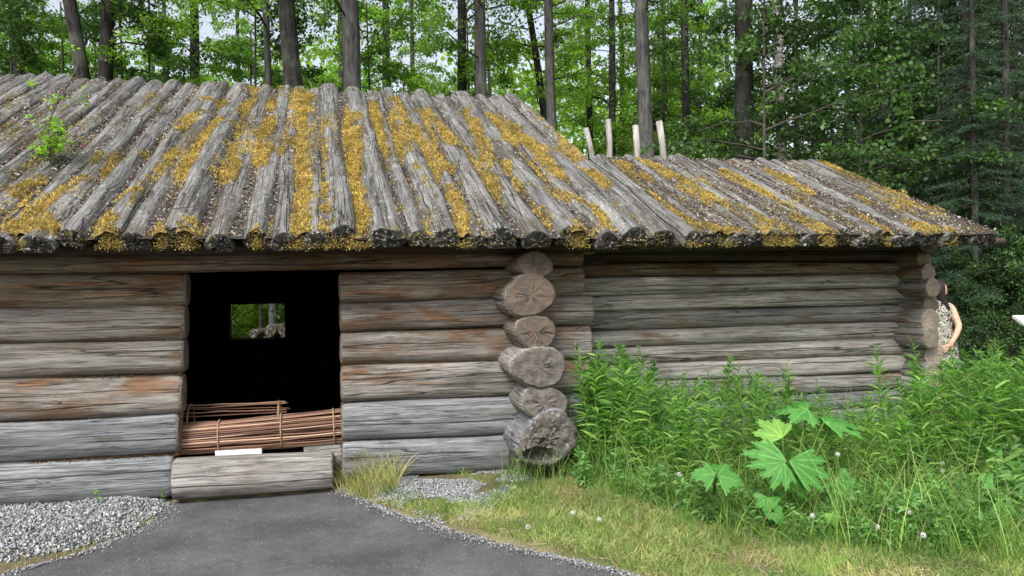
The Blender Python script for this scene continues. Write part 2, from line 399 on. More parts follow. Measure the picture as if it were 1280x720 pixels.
def axis_matrix(p0, p1, up=ZV, rollang=0):
    x = unit(np.asarray(p1)-np.asarray(p0)); y = unit(np.cross(up, x)); z = np.cross(x, y)
    if rollang:
        y, z = y*math.cos(rollang)+z*math.sin(rollang), z*math.cos(rollang)-y*math.sin(rollang)
    m = Matrix(((x[0], y[0], z[0], p0[0]), (x[1], y[1], z[1], p0[1]), (x[2], y[2], z[2], p0[2]), (0, 0, 0, 1))); return m
def put_log(name, par, p0, p1, r0_, r1_=None, mats=None, up=ZV, **kw):
    r1_ = r0_ if r1_ is None else r1_
    if name in ('wall_log', 'door_sill', 'lintel_log') and kw.get('seg', 28) > 20: kw.setdefault('sq', (.66, .86)); kw.setdefault('seg', 36)
    me = log_mesh(float(np.linalg.norm(np.asarray(p1)-np.asarray(p0))), r0_[0], r0_[1], r1_[0], r1_[1], mats, **kw)
    o = place(name, me); o.matrix_world = axis_matrix(p0, p1, up)
    if par is not None:
        m = o.matrix_world.copy(); o.parent = par; o.matrix_parent_inverse = Matrix.Identity(4)
        o.matrix_basis = Matrix.Translation(par.location).inverted() @ m
    return o

# ============================================================ GROUND
def edge_left(Y):  # asphalt left border X as function of Y (from photo)
    pts = [gnd(-60, 760), gnd(20, 716), gnd(100, 694), gnd(160, 670), gnd(195, 650), gnd(208, 632), gnd(214, 622), gnd(214, 600)]
    return np.interp(Y, [p[1] for p in pts], [p[0] for p in pts])
def edge_right(Y):
    pts = [gnd(1500, 960), gnd(900, 765), gnd(775, 718), gnd(660, 691), gnd(570, 668), gnd(490, 643), gnd(445, 622), gnd(424, 610), gnd(423, 598)]
    return np.interp(Y, [p[1] for p in pts], [p[0] for p in pts])
def frontY(X): return 6.0+X*.25     # foot of the front wall
def gh(X, Y):
    """ground height beside the asphalt"""
    X = np.asarray(X, float); Y = np.asarray(Y, float)
    d = np.minimum(np.abs(X-edge_left(Y)), np.abs(X-edge_right(Y)))
    inside = (X > edge_left(Y)) & (X < edge_right(Y)) & (Y < frontY(X)+.02)
    bank = np.clip(d/.25, 0, 1)
    h = .012+bank*.035+.03*(fbm(X*2.1, Y*2.1)-.5)*bank+np.clip(-(X+1)/6, 0, .4)*.08*bank*np.clip((8-Y)/2, 0, 1)
    far = np.clip((Y-14)/12, 0, 1); h = h+far*(fbm(X*.12, Y*.12)-.4)*1.2
    s_ = X*A[0]+(Y-6)*A[1]; n_ = X*NN[0]+(Y-6)*NN[1]
    h = np.where((s_ > -4.9) & (s_ < -.05) & (n_ > .12) & (n_ < 6), -.06, h)
    return np.where(inside, -.03, h)
def grid_ax(a_, b_, near0, near1, st):
    g = list(np.arange(near0, near1, st)); x = near0; s_ = st; l_ = []
    while x > a_: s_ *= 1.35; x -= s_; l_.append(x)
    x = near1; s_ = st; r_ = []
    while x < b_: s_ *= 1.35; r_.append(x); x += s_
    return np.array(l_[::-1]+g+r_)
gx = grid_ax(-400, 400, -5, 6.5, .055); gy = grid_ax(-60, 700, 2.2, 8, .055)
GX, GY = np.meshgrid(gx, gy); GZ = gh(GX, GY)
V = np.stack([GX, GY, GZ], -1).reshape(-1, 3); nx_ = len(gx); ny_ = len(gy)
ii = (np.arange(ny_-1)[:, None]*nx_+np.arange(nx_-1)[None]).ravel(); Fq = np.stack([ii, ii+1, ii+1+nx_, ii+nx_], 1)
m = NT('soil and moss ground', .95, .1); v = m.obj(0); n1 = m.noise(v, 3.5, 6, .7); n2 = m.noise(v, 30, 5, .7); n3 = m.noise(v, .7, 3, .6)
c = m.mix(m.ramp(n1, [(.35, 0), (.65, 1)]), (.11, .09, .06), (.19, .17, .085)); c = m.mix(.6, c, m.ramp(n2, [(.3, .5), (.7, 1.3)]), 'MULTIPLY')
c = m.mix(m.ramp(n3, [(.5, 0), (.65, .6)]), c, (.08, .11, .03)); m.color(c).bump(n2, .8, .02); M['soil'] = m.m
place('ground', fastmesh('ground', V, Fq, [M['soil']], smooth=True), kind='structure')
# asphalt sheet: grid clipped to the borders, a few mm crown
ys = np.concatenate([np.linspace(-12, 3, 24), np.arange(3.05, 6.0, .045)]); V = []; nxx = 60
for y in ys:
    xl, xr = float(edge_left(y)), float(edge_right(y)); yy = y
    for j in range(nxx+1):
        t = j/nxx; jit = .03*(vnoise(y*7, 3 if t < .5 else 9)-.5)*2
        x = xl-.05+(xr-xl+.1)*t+jit*(1-2*t if t < .5 else 2*t-1)
        yq = min(yy, frontY(x)+.03); V.append((x, yq, .006+.006*(vnoise(x*2.3, yy*2.3)-.5)))
Fs = [[i*(nxx+1)+j, i*(nxx+1)+j+1, (i+1)*(nxx+1)+j+1, (i+1)*(nxx+1)+j] for i in range(len(ys)-1) for j in range(nxx)]
m = NT('worn asphalt', .9, .25); v = m.obj(0); n1 = m.noise(v, 260, 2, .6); n2 = m.noise(v, 1.7, 5, .65); n3 = m.noise(v, 14, 5, .7)
vo = m.vor(v, 75); c = m.mix(m.ramp(n2, [(.35, 0), (.65, 1)]), (.058, .057, .059), (.108, .106, .107))
c = m.mix(.8, c, m.ramp(n1, [(.3, .45), (.7, 1.6)]), 'MULTIPLY'); c = m.mix(.5, c, m.ramp(n3, [(.3, .7), (.7, 1.2)]), 'MULTIPLY')
hh = m.vor(v, 75, out='Color'); sp = m.n('SeparateColor'); m.l(hh, sp.inputs[0])
c = m.mix(m.math('MULTIPLY', m.ramp(vo, [(.22, 1), (.34, 0)]), m.ramp(sp.outputs[0], [(.86, 0), (.9, .55)])), c, (.36, .35, .34))
m.color(c).bump(m.math('ADD', n1, vo), .5, .006); M['asphalt'] = m.m
place('path', fastmesh('path', np.array(V), np.array(Fs), [M['asphalt']], smooth=True), kind='structure')

# ============================================================ MAIN CABIN
TH = math.radians(28); THB = math.radians(26)
main = empty('log_cabin', P(-2, 2.5, 0), 'large weathered log cabin with dark doorway and mossy log roof', 'cabin')
annex = empty('log_cabin', P(2.7, 1.2, 0), 'lower log annex with thin grey wall logs behind the tall green weeds', 'cabin')
NB = .45; NBK = 6.05
def wz(x, y): return wall(x, y)
LEFT = -5.25
# left wall logs (x_end, y_top, y_bot at x=0, y_top, y_bot at end)
Lrows = [(232, 343, 384, 341, 381.5, 'w_brown'), (230, 385, 429, 382, 424, 'w_mix'), (229, 430, 474.5, 424.5, 468, 'w_mix'), (226.5, 475, 527, 468, 519.5, 'w_mix'), (222.5, 528, 580.5, 518, 567, 'w_grey'), (215, 581.5, 637, 571, 622, 'w_grey')]
for k, (xe, a0, b0, a1, b1, mk) in enumerate(Lrows):
    t0, q0, t1, q1 = wz(0, a0), wz(0, b0), wz(xe, a1), wz(xe, b1)
    s0, s1 = LEFT-rng.random()*.15, t1[0]
    zc0, zc1 = (t0[2]+q0[2])/2, (t1[2]+q1[2])/2; h0, h1 = (t0[2]-q0[2])/2+.006, (t1[2]-q1[2])/2+.006
    sl = (zc1-zc0)/(t1[0]-t0[0]); zs = zc0+sl*(s0-t0[0])
    put_log('wall_log', main, P(s0, 0.10, zs), P(s1, .10, zc1), (.13, h0), (.12, h1*.985), [M[mk], M['e_jamb']], bend=.006, endround=.03)
Rrows = [(102/2, 175/2, 90/2, 165/2, 662, 'w_brown'), (178/2, 253/2, 165/2, 240/2, 685, 'w_mix'), (255/2, 335/2, 242/2, 322/2, 680, 'w_mix'), (338/2, 430/2, 325/2, 412/2, 681, 'w_mix'), (429/2, 526/2, 415/2, 505/2, 668, 'w_grey'), (527/2, 622/2, 510/2, 600/2, 650, 'w_grey')]
for k, (a0, b0, a1, b1, xe, mk) in enumerate(Rrows):
    xr = 400+xe/2
    t0, q0, t1, q1 = wz(426, 290+a0), wz(426, 290+b0), wz(635, 290+a1), wz(635, 290+b1)
    s0 = t0[0]+(.004*k-.01); s1 = wz(xr, 400)[0]
    zc0, zc1 = (t0[2]+q0[2])/2, (t1[2]+q1[2])/2; h0, h1 = (t0[2]-q0[2])/2+.006, (t1[2]-q1[2])/2+.006
    sl = (zc1-zc0)/(t1[0]-t0[0]); ze = zc0+sl*(s1-t0[0])
    put_log('wall_log', main, P(s0, .10, zc0), P(s1, .10, ze), (.125, h0), (.12, h1), [M[mk], M['e_jamb']], bend=.005, endround=.02)
s_r = wz(728, 330)[0]
# lintel and plate
put_log('lintel_log', main, P(LEFT, .08, 1.765), P(s_r, .08, 1.775), (.14, .078), (.13, .075), [M['w_brown'], M['e_jamb']], bend=.004)
put_log('wall_plate', main, P(LEFT-.3, -.03, 1.865), P(1.28, -.08, 1.86), (.10, .05), (.08, .04), [M['w_dark'], M['e_grey']], bend=.004)
put_log('wall_plate', main, P(-.2, .12, 1.87), P(.75, .12, 1.87), (.10, .06), (.08, .06), [M['w_brown'], M['e_grey']], bend=.004)
# sill log across the door
t0, q0, t1, q1 = wall(214, 575, -.06), wall(214, 626, -.06), wall(416, 562, -.06), wall(416, 611, -.06)
put_log('door_sill', main, P(t0[0], .02, (t0[2]+q0[2])/2-.01), P(t1[0], .02, (t1[2]+q1[2])/2-.015), (.13, .15), (.12, .135), [M['w_sil'], M['e_grey']], bend=.004, endround=.02)
# door jamb notch block right of the sill
put_log('jamb_block', main, P(t1[0]-.10, .16, .23), P(-1.36, .16, .24), (.09, .10), None, [M['w_sil'], M['e_grey']], bend=0)
# corner column of crossing logs at s ~ .1 : disc centre px, half sizes px, protrusion
cols = [(671, 331, 24, 15, -.34, 'w_brown'), (664, 369, 34, 25, -.36, 'w_mix'), (672, 415, 27, 20, -.36, 'w_mix'), (674, 460, 33, 26, -.40, 'w_sil'), (681, 505, 28, 22, -.38, 'w_sil'), (686, 552, 37, 33, -.44, 'w_grey')]
for k, (cx, cy, hx, hy, n0, mk) in enumerate(cols):
    c_ = wall(cx, cy, n0); e_ = wall(cx+hx, cy, n0)
    ry = e_[0]-c_[0]; rz = hy/hx*ry
    # the side wall logs are thinner behind the corner
    end = 'e_rot' if k == 5 else ('e_grey' if k in (3, 4) else 'e_wall')
    put_log('corner_log', main, P(c_[0], n0, c_[2]), P(c_[0]-.05, NBK+.35, c_[2]), (ry, rz*1.04), (ry*.8, rz), [M[mk], M[end]], bend=.006, endround=.035, seg=40, rough=1.8 if k < 5 else 2.6, rot=(.35, -.55) if k == 5 else None)
put_log('corner_log', main, P(.10, -.1, .17), P(.05, NBK+.3, .12), (.15, .13), None, [M['w_dark'], M['e_rot']])
for sx in (.12, .27):
    put_log('foundation_stump', main, P(sx, -.16, -.1), P(sx, -.16, .33), (.085, .085), None, [M['w_dark'], M['e_rot']], up=A, step=.1)
# interior / hidden walls: left side, back with window
for k in range(7):
    z = .13+k*.262
    put_log('wall_log', main, P(-4.95, -.35, z+.1), P(-4.95, NBK+.35, z+.1), (.13, .145), None, [M['w_mix'], M['e_grey']], seg=16, step=.3)
wc0, wc1 = wall(286.5, 380, NBK), wall(357.5, 422.5, NBK)
zt, zb = wc0[2], wc1[2]
zs_ = list(np.arange(.12, 2.0, .25))
for z in zs_:
    if z+.05 < zb-.10 or z-.05 > zt+.10:
        put_log('wall_log', main, P(LEFT, NBK, z), P(.6, NBK, z), (.12, .14), None, [M['w_mix'], M['e_grey']], seg=16, step=.3)
    else:
        put_log('wall_log', main, P(LEFT, NBK, z), P(wc0[0], NBK, z), (.12, .14), None, [M['w_mix'], M['e_jamb']], seg=16, step=.3)
        put_log('wall_log', main, P(wc1[0], NBK, z), P(.6, NBK, z), (.12, .14), None, [M['w_mix'], M['e_jamb']], seg=16, step=.3)
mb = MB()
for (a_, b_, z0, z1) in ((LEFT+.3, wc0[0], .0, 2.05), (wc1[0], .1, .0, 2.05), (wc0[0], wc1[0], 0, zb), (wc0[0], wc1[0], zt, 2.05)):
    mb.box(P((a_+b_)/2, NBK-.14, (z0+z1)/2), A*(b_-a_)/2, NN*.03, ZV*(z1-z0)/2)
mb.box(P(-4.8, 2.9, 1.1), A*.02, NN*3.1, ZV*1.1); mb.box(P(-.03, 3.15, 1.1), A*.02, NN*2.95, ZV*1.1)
fo = mb.mesh('dark_wall_lining', [M['w_inside']], origin=main.location); place('dark_wall_lining', fo, main)  # added sheets inside the log walls, interior darkness in their colour
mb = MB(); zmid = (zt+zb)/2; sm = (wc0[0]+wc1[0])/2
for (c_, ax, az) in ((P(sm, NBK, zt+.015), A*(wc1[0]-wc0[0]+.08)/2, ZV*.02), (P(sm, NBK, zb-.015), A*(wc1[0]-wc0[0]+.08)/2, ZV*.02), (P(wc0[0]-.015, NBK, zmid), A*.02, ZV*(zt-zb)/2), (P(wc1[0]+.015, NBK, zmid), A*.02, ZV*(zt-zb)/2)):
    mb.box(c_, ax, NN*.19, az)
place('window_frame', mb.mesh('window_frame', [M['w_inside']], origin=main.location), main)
# earth floor inside; the room's darkness is put into its near-black colour
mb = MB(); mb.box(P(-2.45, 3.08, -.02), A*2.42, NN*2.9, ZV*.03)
place('earth_floor', mb.mesh('earth_floor', [simple('shade darkened earth', (.006, .005, .005), (.012, .010, .009), 9)], origin=main.location), main)

# ---- roofs
def roof_pt(s, v, w_, th, z0): return P(s, -.5+v*math.cos(th)-w_*math.sin(th), z0+v*math.sin(th)+w_*math.cos(th))
def roof_uv(x, y, th, z0, w_=.08):
    N = -math.sin(th)*NN+math.cos(th)*ZV; Q = onplane(x, y, O-.5*NN+z0*ZV+w_*N, N); q = snz(Q)
    return q[0], (q[1]+.5+w_*math.sin(th))/math.cos(th)
Z0A, Z0B = 1.895, 1.90
LA, LB = 4.0, 2.0
eA = [-430, -380, -330, -280, -230, -180, -135, -88, -42, 8, 48, 95, 140, 167, 222, 275, 320, 352, 392, 425, 482, 523, 556, 592, 627, 671, 717, 757, 790, 825]
class Roof: pass
def make_roof(par, eave_px, y_e, th, z0, L, fan, seedname, backL, nplank_back):
    R_ = Roof(); R_.th, R_.z0, R_.L = th, z0, L
    se = np.array([wall(x, y_e, -.5)[0] for x in eave_px])
    se = np.concatenate([se[:0], se]); R_.se = se; R_.sr = fan(se)
    g = np.gradient(se); alt = np.where(np.arange(len(se)) % 2 == 0, 1.02, .86); R_.ry = np.clip(.5*g*alt*rng.uniform(.92, 1.1, len(se)), .06, .15); R_.rz = np.clip(R_.ry*rng.uniform(.85, 1.05, len(se)), .07, .125)*rng.uniform(.9, 1.1, len(se))
    for k in range(len(se)):
        v0 = -.04+rng.normal(0, .02); v1 = L+rng.uniform(-.02, .14)
        lift = rng.uniform(-.012, .012)
        p0 = roof_pt(se[k], v0, lift, th, z0); p1 = roof_pt(R_.sr[k], v1, lift+rng.uniform(0, .02), th, z0)
        up = -math.sin(th)*NN+math.cos(th)*ZV
        put_log('roof_log', par, p0, p1, (R_.ry[k], R_.rz[k]), (R_.ry[k]*.92, R_.rz[k]*.92), [M['w_roof'], M['e_roof']], up=up, flat=-.04, rough=2.4, bend=.010, seg=30, step=.06)
    # back slope
    nr = -.5+L*math.cos(th); zr = z0+L*math.sin(th)
    proto = log_mesh(backL, .15, .10, .15, .10, [M['w_roof'], M['e_roof']], flat=-.03, rough=1.5, seg=16, step=.25)
    for k in range(nplank_back):
        s_ = R_.sr[0]+(R_.sr[-1]-R_.sr[0])*k/(nplank_back-1)
        p0 = P(s_, nr+.04, zr-.03); p1 = P(s_, nr+math.cos(th), zr-.03-math.sin(th))
        o = place('roof_log', proto, par); o.matrix_basis = Matrix.Translation(par.location).inverted() @ axis_matrix(p0, p1, math.sin(th)*NN+math.cos(th)*ZV)
    # sheathing added under the logs so no light leaks into the interior
    mb = MB(); s0, s1 = se[0]-.05, R_.sr[-1]+.02
    for sg, ln in ((1, L), (-1, backL)):
        if sg == 1:
            q = [roof_pt(se[0]-.05, .03, 0, th, z0), roof_pt(se[-1]+.03, .03, 0, th, z0), roof_pt(R_.sr[-1]+.03, ln, 0, th, z0), roof_pt(R_.sr[0]-.05, ln, 0, th, z0)]
        else:
            q = [P(s0, nr, zr), P(s1, nr, zr), P(s1, nr+ln*math.cos(th), zr-ln*math.sin(th)), P(s0, nr+ln*math.cos(th), zr-ln*math.sin(th))]
        q = [np.asarray(x_) for x_ in q]; V = q+[x_-ZV*.035 for x_ in q]
        mb.add(V, [[0, 1, 2, 3], [7, 6, 5, 4], [0, 4, 5, 1], [1, 5, 6, 2], [2, 6, 7, 3], [3, 7, 4, 0]])
    place('light_seal_boards', mb.mesh('light_seal_boards', [M['w_inside']], origin=par.location), par)
    return R_
def roof_h(R_, s, v):
    h = np.zeros_like(s)
    for k in range(len(R_.se)):
        c_ = R_.se[k]+(R_.sr[k]-R_.se[k])*v/R_.L; d = (s-c_)/R_.ry[k]
        h = np.maximum(h, R_.rz[k]*np.sqrt(np.clip(1-d*d, 0, 1)))
    return h
RA = make_roof(main, eA, 292, TH, Z0A, LA, lambda s: -1.6+(s+1.6)*.895, 'A', 4.1, 22)
eB = [864, 890, 916, 938, 963, 987, 1006, 1031, 1052, 1076, 1095, 1116, 1138, 1159, 1182, 1200, 1220, 1238]
RB = make_roof(annex, eB, 295, THB, Z0B, LB, lambda s: 1.22+(s-1.28)*.895, 'B', 1.9, 12)
# gables of the main cabin and annex
def gable(par, s, nr, zr, nf, nb, zt_, mk):
    z = zt_
    while z < zr-.12:
        f = (z+.09-zt_)/(zr-zt_); a_, b_ = nf+(nr-nf)*f, nb+(nr-nb)*f
        put_log('gable_log', par, P(s, a_, z), P(s, b_, z), (.11, .105), None, [M[mk], M['e_grey']], seg=14, step=.3); z += .19
nrA, zrA = -.5+LA*math.cos(TH), Z0A+LA*math.sin(TH)
gable(main, 0.08, nrA, zrA-.05, -.2, 2*nrA+.2, 1.9, 'w_mix'); gable(main, -4.95, nrA, zrA-.05, -.2, 2*nrA+.2, 1.9, 'w_mix')
nrB, zrB = -.5+LB*math.cos(THB), Z0B+LB*math.sin(THB)

# annex walls
Bs = [(60, 98, 62, 98, 900), (103, 150, 100, 135, 878), (152, 210, 137, 184, 880), (209, 264, 188, 242, 888), (263, 327, 245, 298, 892), (329, 384, 300, 356, 900), (385, 440, 358, 411, 906), (441, 500, 413, 470, 920), (500, 560, 472, 530, 915)]
for k, (a0, b0, a1, b1, xe) in enumerate(Bs):
    f = lambda xx, yy: wall(800+xx/2.667, 290+yy/2.667, NB-.1)
    t0, q0, t1, q1 = f(0, a0), f(0, b0), f(870, a1), f(870, b1); se_ = f(xe, 300)[0]
    zc0, zc1 = (t0[2]+q0[2])/2, (t1[2]+q1[2])/2; h0, h1 = (t0[2]-q0[2])/2+.003, (t1[2]-q1[2])/2+.003
    sl = (zc1-zc0)/(t1[0]-t0[0]); zs = zc0+sl*(.35-t0[0])
    mk = ['w_dark', 'w_brown', 'w_pale', 'w_pale', 'w_sil', 'w_pale', 'w_pale', 'w_pale', 'w_sil'][k]
    put_log('wall_log', annex, P(.35, NB, zs), P(se_+.05, NB, zc1), (.10, h0), (.095, h1), [M[mk], M['e_grey']], bend=.004, endround=.07)
for k in range(3):
    z = .42-k*.17
    put_log('wall_log', annex, P(.35, NB, z-.05), P(4.5, NB, z-.05), (.10, .088), None, [M['w_grey'], M['e_grey']], bend=.004, endround=.07)
cB = [(950, 90, 22, 24), (962, 135, 20, 22), (978, 185, 23, 26), (972, 238, 24, 25), (968, 296, 30, 32), (973, 354, 27, 28), (983, 412, 31, 33), (985, 470, 30, 28), (990, 525, 30, 28), (992, 580, 30, 28)]
for k, (cx, cy, hx, hy) in enumerate(cB):
    n0 = NB-.40-.05*((k*7) % 3-1); c_ = wall(800+cx/2.667, 290+cy/2.667, n0); e_ = wall(800+(cx+hx)/2.667, 290+cy/2.667, n0); ry = max(.085, (e_[0]-c_[0])*1.05)
    put_log('corner_log', annex, P(c_[0], n0, c_[2]), P(c_[0]-.03, 2.45, c_[2]), (ry, hy/hx*(e_[0]-c_[0])*1.08), (ry*.9, .085), [M['w_brown' if k < 2 else 'w_sil'], M['e_corner' if k in (1, 2, 4, 6) else 'e_jamb']], bend=.004, endround=.012, rough=.8)
for k in range(11):
    z = .1+k*.165; put_log('wall_log', annex, P(.2, 2.15, z), P(4.5, 2.15, z), (.10, .09), None, [M['w_mix'], M['e_grey']], seg=14, step=.3)
gable(annex, 4.12, nrB, zrB-.03, -.1, 2*nrB+.1, 1.88, 'w_dark')
put_log('eave_pole', annex, P(.95, -.40, 1.868), P(4.44, -.44, 1.885), (.05, .036), (.045, .033), [M['w_dark'], M['e_grey']], bend=.006)
put_log('wall_plate', annex, P(.4, .30, 1.87), P(4.45, .30, 1.89), (.09, .05), None, [M['w_dark'], M['e_grey']], bend=.004)

# ---- moss, debris and litter on the roofs
SA = [(22, 240, 50, 222, 12), (37, 269, 87, 233, 15), (87, 233, 133, 213, 15), (133, 213, 150, 183, 10), (15, 283, 66, 283, 16), (150, 250, 167, 240, 10), (167, 243, 195, 217, 15), (195, 217, 215, 192, 12), (206, 178, 243, 150, 10), (160, 262, 176, 240, 8),
      (273, 154, 232, 212, 15), (251, 141, 226, 154, 14), (257, 125, 282, 131, 12), (321, 122, 300, 140, 12), (340, 126, 337, 154, 10), (337, 154, 328, 203, 13), (356, 168, 354, 190, 13), (379, 117, 379, 186, 24), (379, 186, 376, 292, 24), (411, 148, 411, 190, 14), (411, 232, 408, 298, 20),
      (442, 133, 443, 200, 18), (443, 200, 446, 298, 23), (409, 190, 409, 235, 10), (467, 129, 480, 191, 10), (495, 127, 511, 191, 17), (529, 142, 564, 178, 15), (524, 160, 573, 262, 18), (578, 262, 579, 296, 12), (587, 140, 606, 190, 13), (606, 190, 622, 240, 15), (613, 147, 640, 175, 10), (649, 162, 702, 220, 17), (676, 147, 747, 222, 12), (655, 130, 690, 165, 8), (716, 285, 722, 298, 18), (745, 262, 755, 285, 14), (676, 262, 690, 276, 12), (665, 235, 690, 250, 12), (729, 214, 756, 230, 14), (238, 280, 235, 298, 20), (137, 274, 137, 296, 22), (60, 275, 20, 292, 14), (520, 210, 540, 240, 8), (300, 195, 285, 230, 7), (118, 205, 125, 195, 8), (200, 285, 202, 300, 6), (320, 288, 320, 300, 8), (700, 240, 740, 262, 9), (770, 262, 790, 276, 10), (150, 205, 180, 190, 8), (470, 200, 478, 240, 6), (635, 205, 650, 232, 8)]
SB = [(777, 205, 806, 222, 12), (806, 201, 844, 222, 12), (807, 244, 866, 284, 13), (848, 284, 862, 296, 16), (853, 237, 902, 258, 10), (840, 222, 902, 253, 11), (902, 253, 978, 284, 14), (880, 284, 912, 298, 16), (907, 216, 956, 242, 12), (925, 262, 960, 284, 12), (1000, 274, 1035, 297, 13), (1027, 204, 1067, 222, 3), (980, 225, 1010, 238, 9), (1084, 249, 1113, 260, 11), (1145, 282, 1185, 295, 12), (1090, 284, 1110, 296, 9), (960, 215, 985, 222, 6), (1060, 262, 1085, 275, 7), (1120, 236, 1140, 246, 6), (950, 284, 960, 298, 8)]
def streak_uv(R_, S):
    out = []
    for x0, y0, x1, y1, w_ in S:
        a_ = roof_uv(x0, min(y0, 288), R_.th, R_.z0); b_ = roof_uv(x1, min(y1, 288), R_.th, R_.z0); c_ = roof_uv((x0+x1)/2+w_/2, min((y0+y1)/2, 288), R_.th, R_.z0); d_ = roof_uv((x0+x1)/2, min((y0+y1)/2, 288), R_.th, R_.z0)
        a_ = list(a_); b_ = list(b_)
        if y0 > 288: a_[1] = -.06
        if y1 > 288: b_[1] = -.06
        out.append((a_[0], a_[1], b_[0], b_[1], max(.03, abs(c_[0]-d_[0]))))
    return out
def moss_w(H, MF): return .5*H+.032+.04*np.clip(MF-.35, -.5, .8)
RA_REF = RA
def moss_field(R_, st, s, v):
    m_ = np.zeros_like(s)
    for a0, a1, b0, b1, w_ in st:
        dx, dy = b0-a0, b1-a1; L2 = dx*dx+dy*dy+1e-6; t = np.clip(((s-a0)*dx+(v-a1)*dy)/L2, 0, 1)
        d = np.hypot(s-(a0+t*dx), (v-(a1+t*dy))*.55)
        m_ = np.maximum(m_, np.clip(1.6-d/w_*.85, 0, 1.35))
    nz = .5*fbm(s*11+3, v*7, 0, 3)+.5*fbm(s*34+3, v*17, 4, 3); n2 = fbm(s*2.5, v*1.6+9, 3, 3)
    val = np.clip((.068-roof_h(R_, s, v))/.02, 0, 1)
    f = m_*(.30+1.25*nz)*(.72+.42*val)+.62*val*nz*np.clip((fbm(s*2.6+4, v*1.3, 7, 2)-.44)*8, 0, 1)*np.clip((s+3.3)*1.2, .25, 1)+1.5*np.clip(n2-.52, 0, .3)*(.4+1.2*nz)+(.34 if R_ is not RA_REF else .17)*nz
    f = f*np.clip((fbm(s*7+30, v*4, 8, 3)-.22)*6, 0, 1.12)
    return f
def roof_growth(par, R_, S, seed):
    st = streak_uv(R_, S); s0, s1 = R_.se[0]-.02, R_.se[-1]+.02; v0, v1 = -.05, R_.L+.0
    ns, nv = int((s1-s0)/.018), int((v1-v0)/.028)
    t_ = np.linspace(0, 1, ns); vv = np.linspace(v0, v1, nv); T, VV = np.meshgrid(t_, vv)
    SS = (s0+(s1-s0)*T); SS = SS+(R_.sr[0]-R_.se[0])*(1-T)*VV/R_.L+(R_.sr[-1]-R_.se[-1])*T*VV/R_.L
    H = roof_h(R_, SS, VV); MF = moss_field(R_, st, SS, VV)
    def field_mesh(W_, mask, mat, name):
        C0, C1 = math.cos(R_.th), math.sin(R_.th)
        n_ = -.5+VV*C0-W_*C1; z_ = R_.z0+VV*C1+W_*C0
        V = O+SS[..., None]*A+n_[..., None]*NN+z_[..., None]*ZV-np.array(par.location)
        ii = (np.arange(nv-1)[:, None]*ns+np.arange(ns-1)[None]); mk = mask[:-1, :-1] | mask[1:, 1:] | mask[:-1, 1:] | mask[1:, :-1]
        ii = ii[mk]; Fq = np.stack([ii, ii+1, ii+1+ns, ii+ns], 1)
        used = np.unique(Fq); rm = np.full(nv*ns, -1); rm[used] = np.arange(len(used))
        me = fastmesh(name, V.reshape(-1, 3)[used], rm[Fq], [mat], smooth=True); return me
    cush = moss_w(H, MF)-.016+.025*(fbm(SS*26, VV*20, 1, 3)-.5)
    me = field_mesh(cush, MF > .72, M['moss_bed'], 'moss_cushion'); bed = place('moss_cushion', me, par, kind='stuff')
    deb = (.036 if R_ is RA_REF else .064)+.03*(fbm(SS*11, VV*9, 2, 4)-.5)+.018*(fbm(SS*3, VV*2, 2, 2)-.5)
    place('debris_bed', field_mesh(deb, (deb > H-.02), M['debris'], 'debris_bed'), par, kind='stuff')
    # fronds
    def sample(n, wfun):
        t = rng.random(n); v_ = rng.uniform(v0, v1, n); return s0+(s1-s0)*t+(R_.sr[0]-R_.se[0])*(1-t)*v_/R_.L+(R_.sr[-1]-R_.se[-1])*t*v_/R_.L, v_
    area = (s1-s0)*(v1-v0); n = int(area*36000)
    s_, v_ = sample(n, None); mf = moss_field(R_, st, s_, v_); br_ = fbm(s_*52, v_*30, 2, 2); keep = rng.random(n) < np.clip((mf-.16)*1.3, 0, 1)**1.1*np.clip((br_-.42)*7+mf*.25, .04, 1); s_, v_, mf = s_[keep], v_[keep], mf[keep]
    w_ = moss_w(roof_h(R_, s_, v_), mf); hh_ = roof_h(R_, s_, v_); ok_ = w_ > hh_-.022; w_ = np.maximum(w_, hh_-.004); s_, v_, mf, w_ = s_[ok_], v_[ok_], mf[ok_], w_[ok_]
    C0, C1 = math.cos(R_.th), math.sin(R_.th)
    pos = O+s_[:, None]*A+(-.5+v_*C0-w_*C1)[:, None]*NN+(R_.z0+v_*C1+w_*C0)[:, None]*ZV
    up = -C1*NN+C0*ZV; d = norml(up*.8+rng.normal(0, .55, (len(pos), 3))); side = norml(np.cross(d, randdir(len(pos))))
    V, Fq = quads(pos-np.array(par.location), d, side, rng.uniform(.010, .026, len(pos)), rng.uniform(.004, .008, len(pos)))
    sel = rng.random(len(mf)) < np.clip((.80 if R_ is RA_REF else .98)-.95*(mf-.2)+3*(fbm(s_*2.3+5, v_*2, 4)-.52), .04, .95)
    place('moss', fastmesh('moss', V, Fq, [M['moss'], M['moss_dull']], sel.astype(int)), par, kind='stuff')
    # moss and lichen hanging over the eave ends
    ev = []
    for a0, a1, b0, b1, ww in st:
        if min(a1, b1) < .12:
            s_c = a0 if a1 < b1 else b0; k = int(1000*ww/.06)
            ss = rng.normal(s_c, ww*.75, k); zz = rng.uniform(-.03, .10, k)
            ev.append((ss, zz))
    k = int((s1-s0)*500); ss = rng.uniform(s0, s1, k); kk = fbm(ss*5, 1.5, seed) > .52; ev.append((ss[kk], rng.uniform(-.02, .09, kk.sum())))
    ss = np.concatenate([e[0] for e in ev]); zz = np.concatenate([e[1] for e in ev])
    hh = roof_h(R_, ss, np.zeros_like(ss)); ok = zz < hh+.01; ss, zz = ss[ok], zz[ok]
    pos = roof_pt(0, -.055, 0, R_.th, R_.z0)+ss[:, None]*A+zz[:, None]*ZV+rng.normal(0, .008, (len(ss), 3))
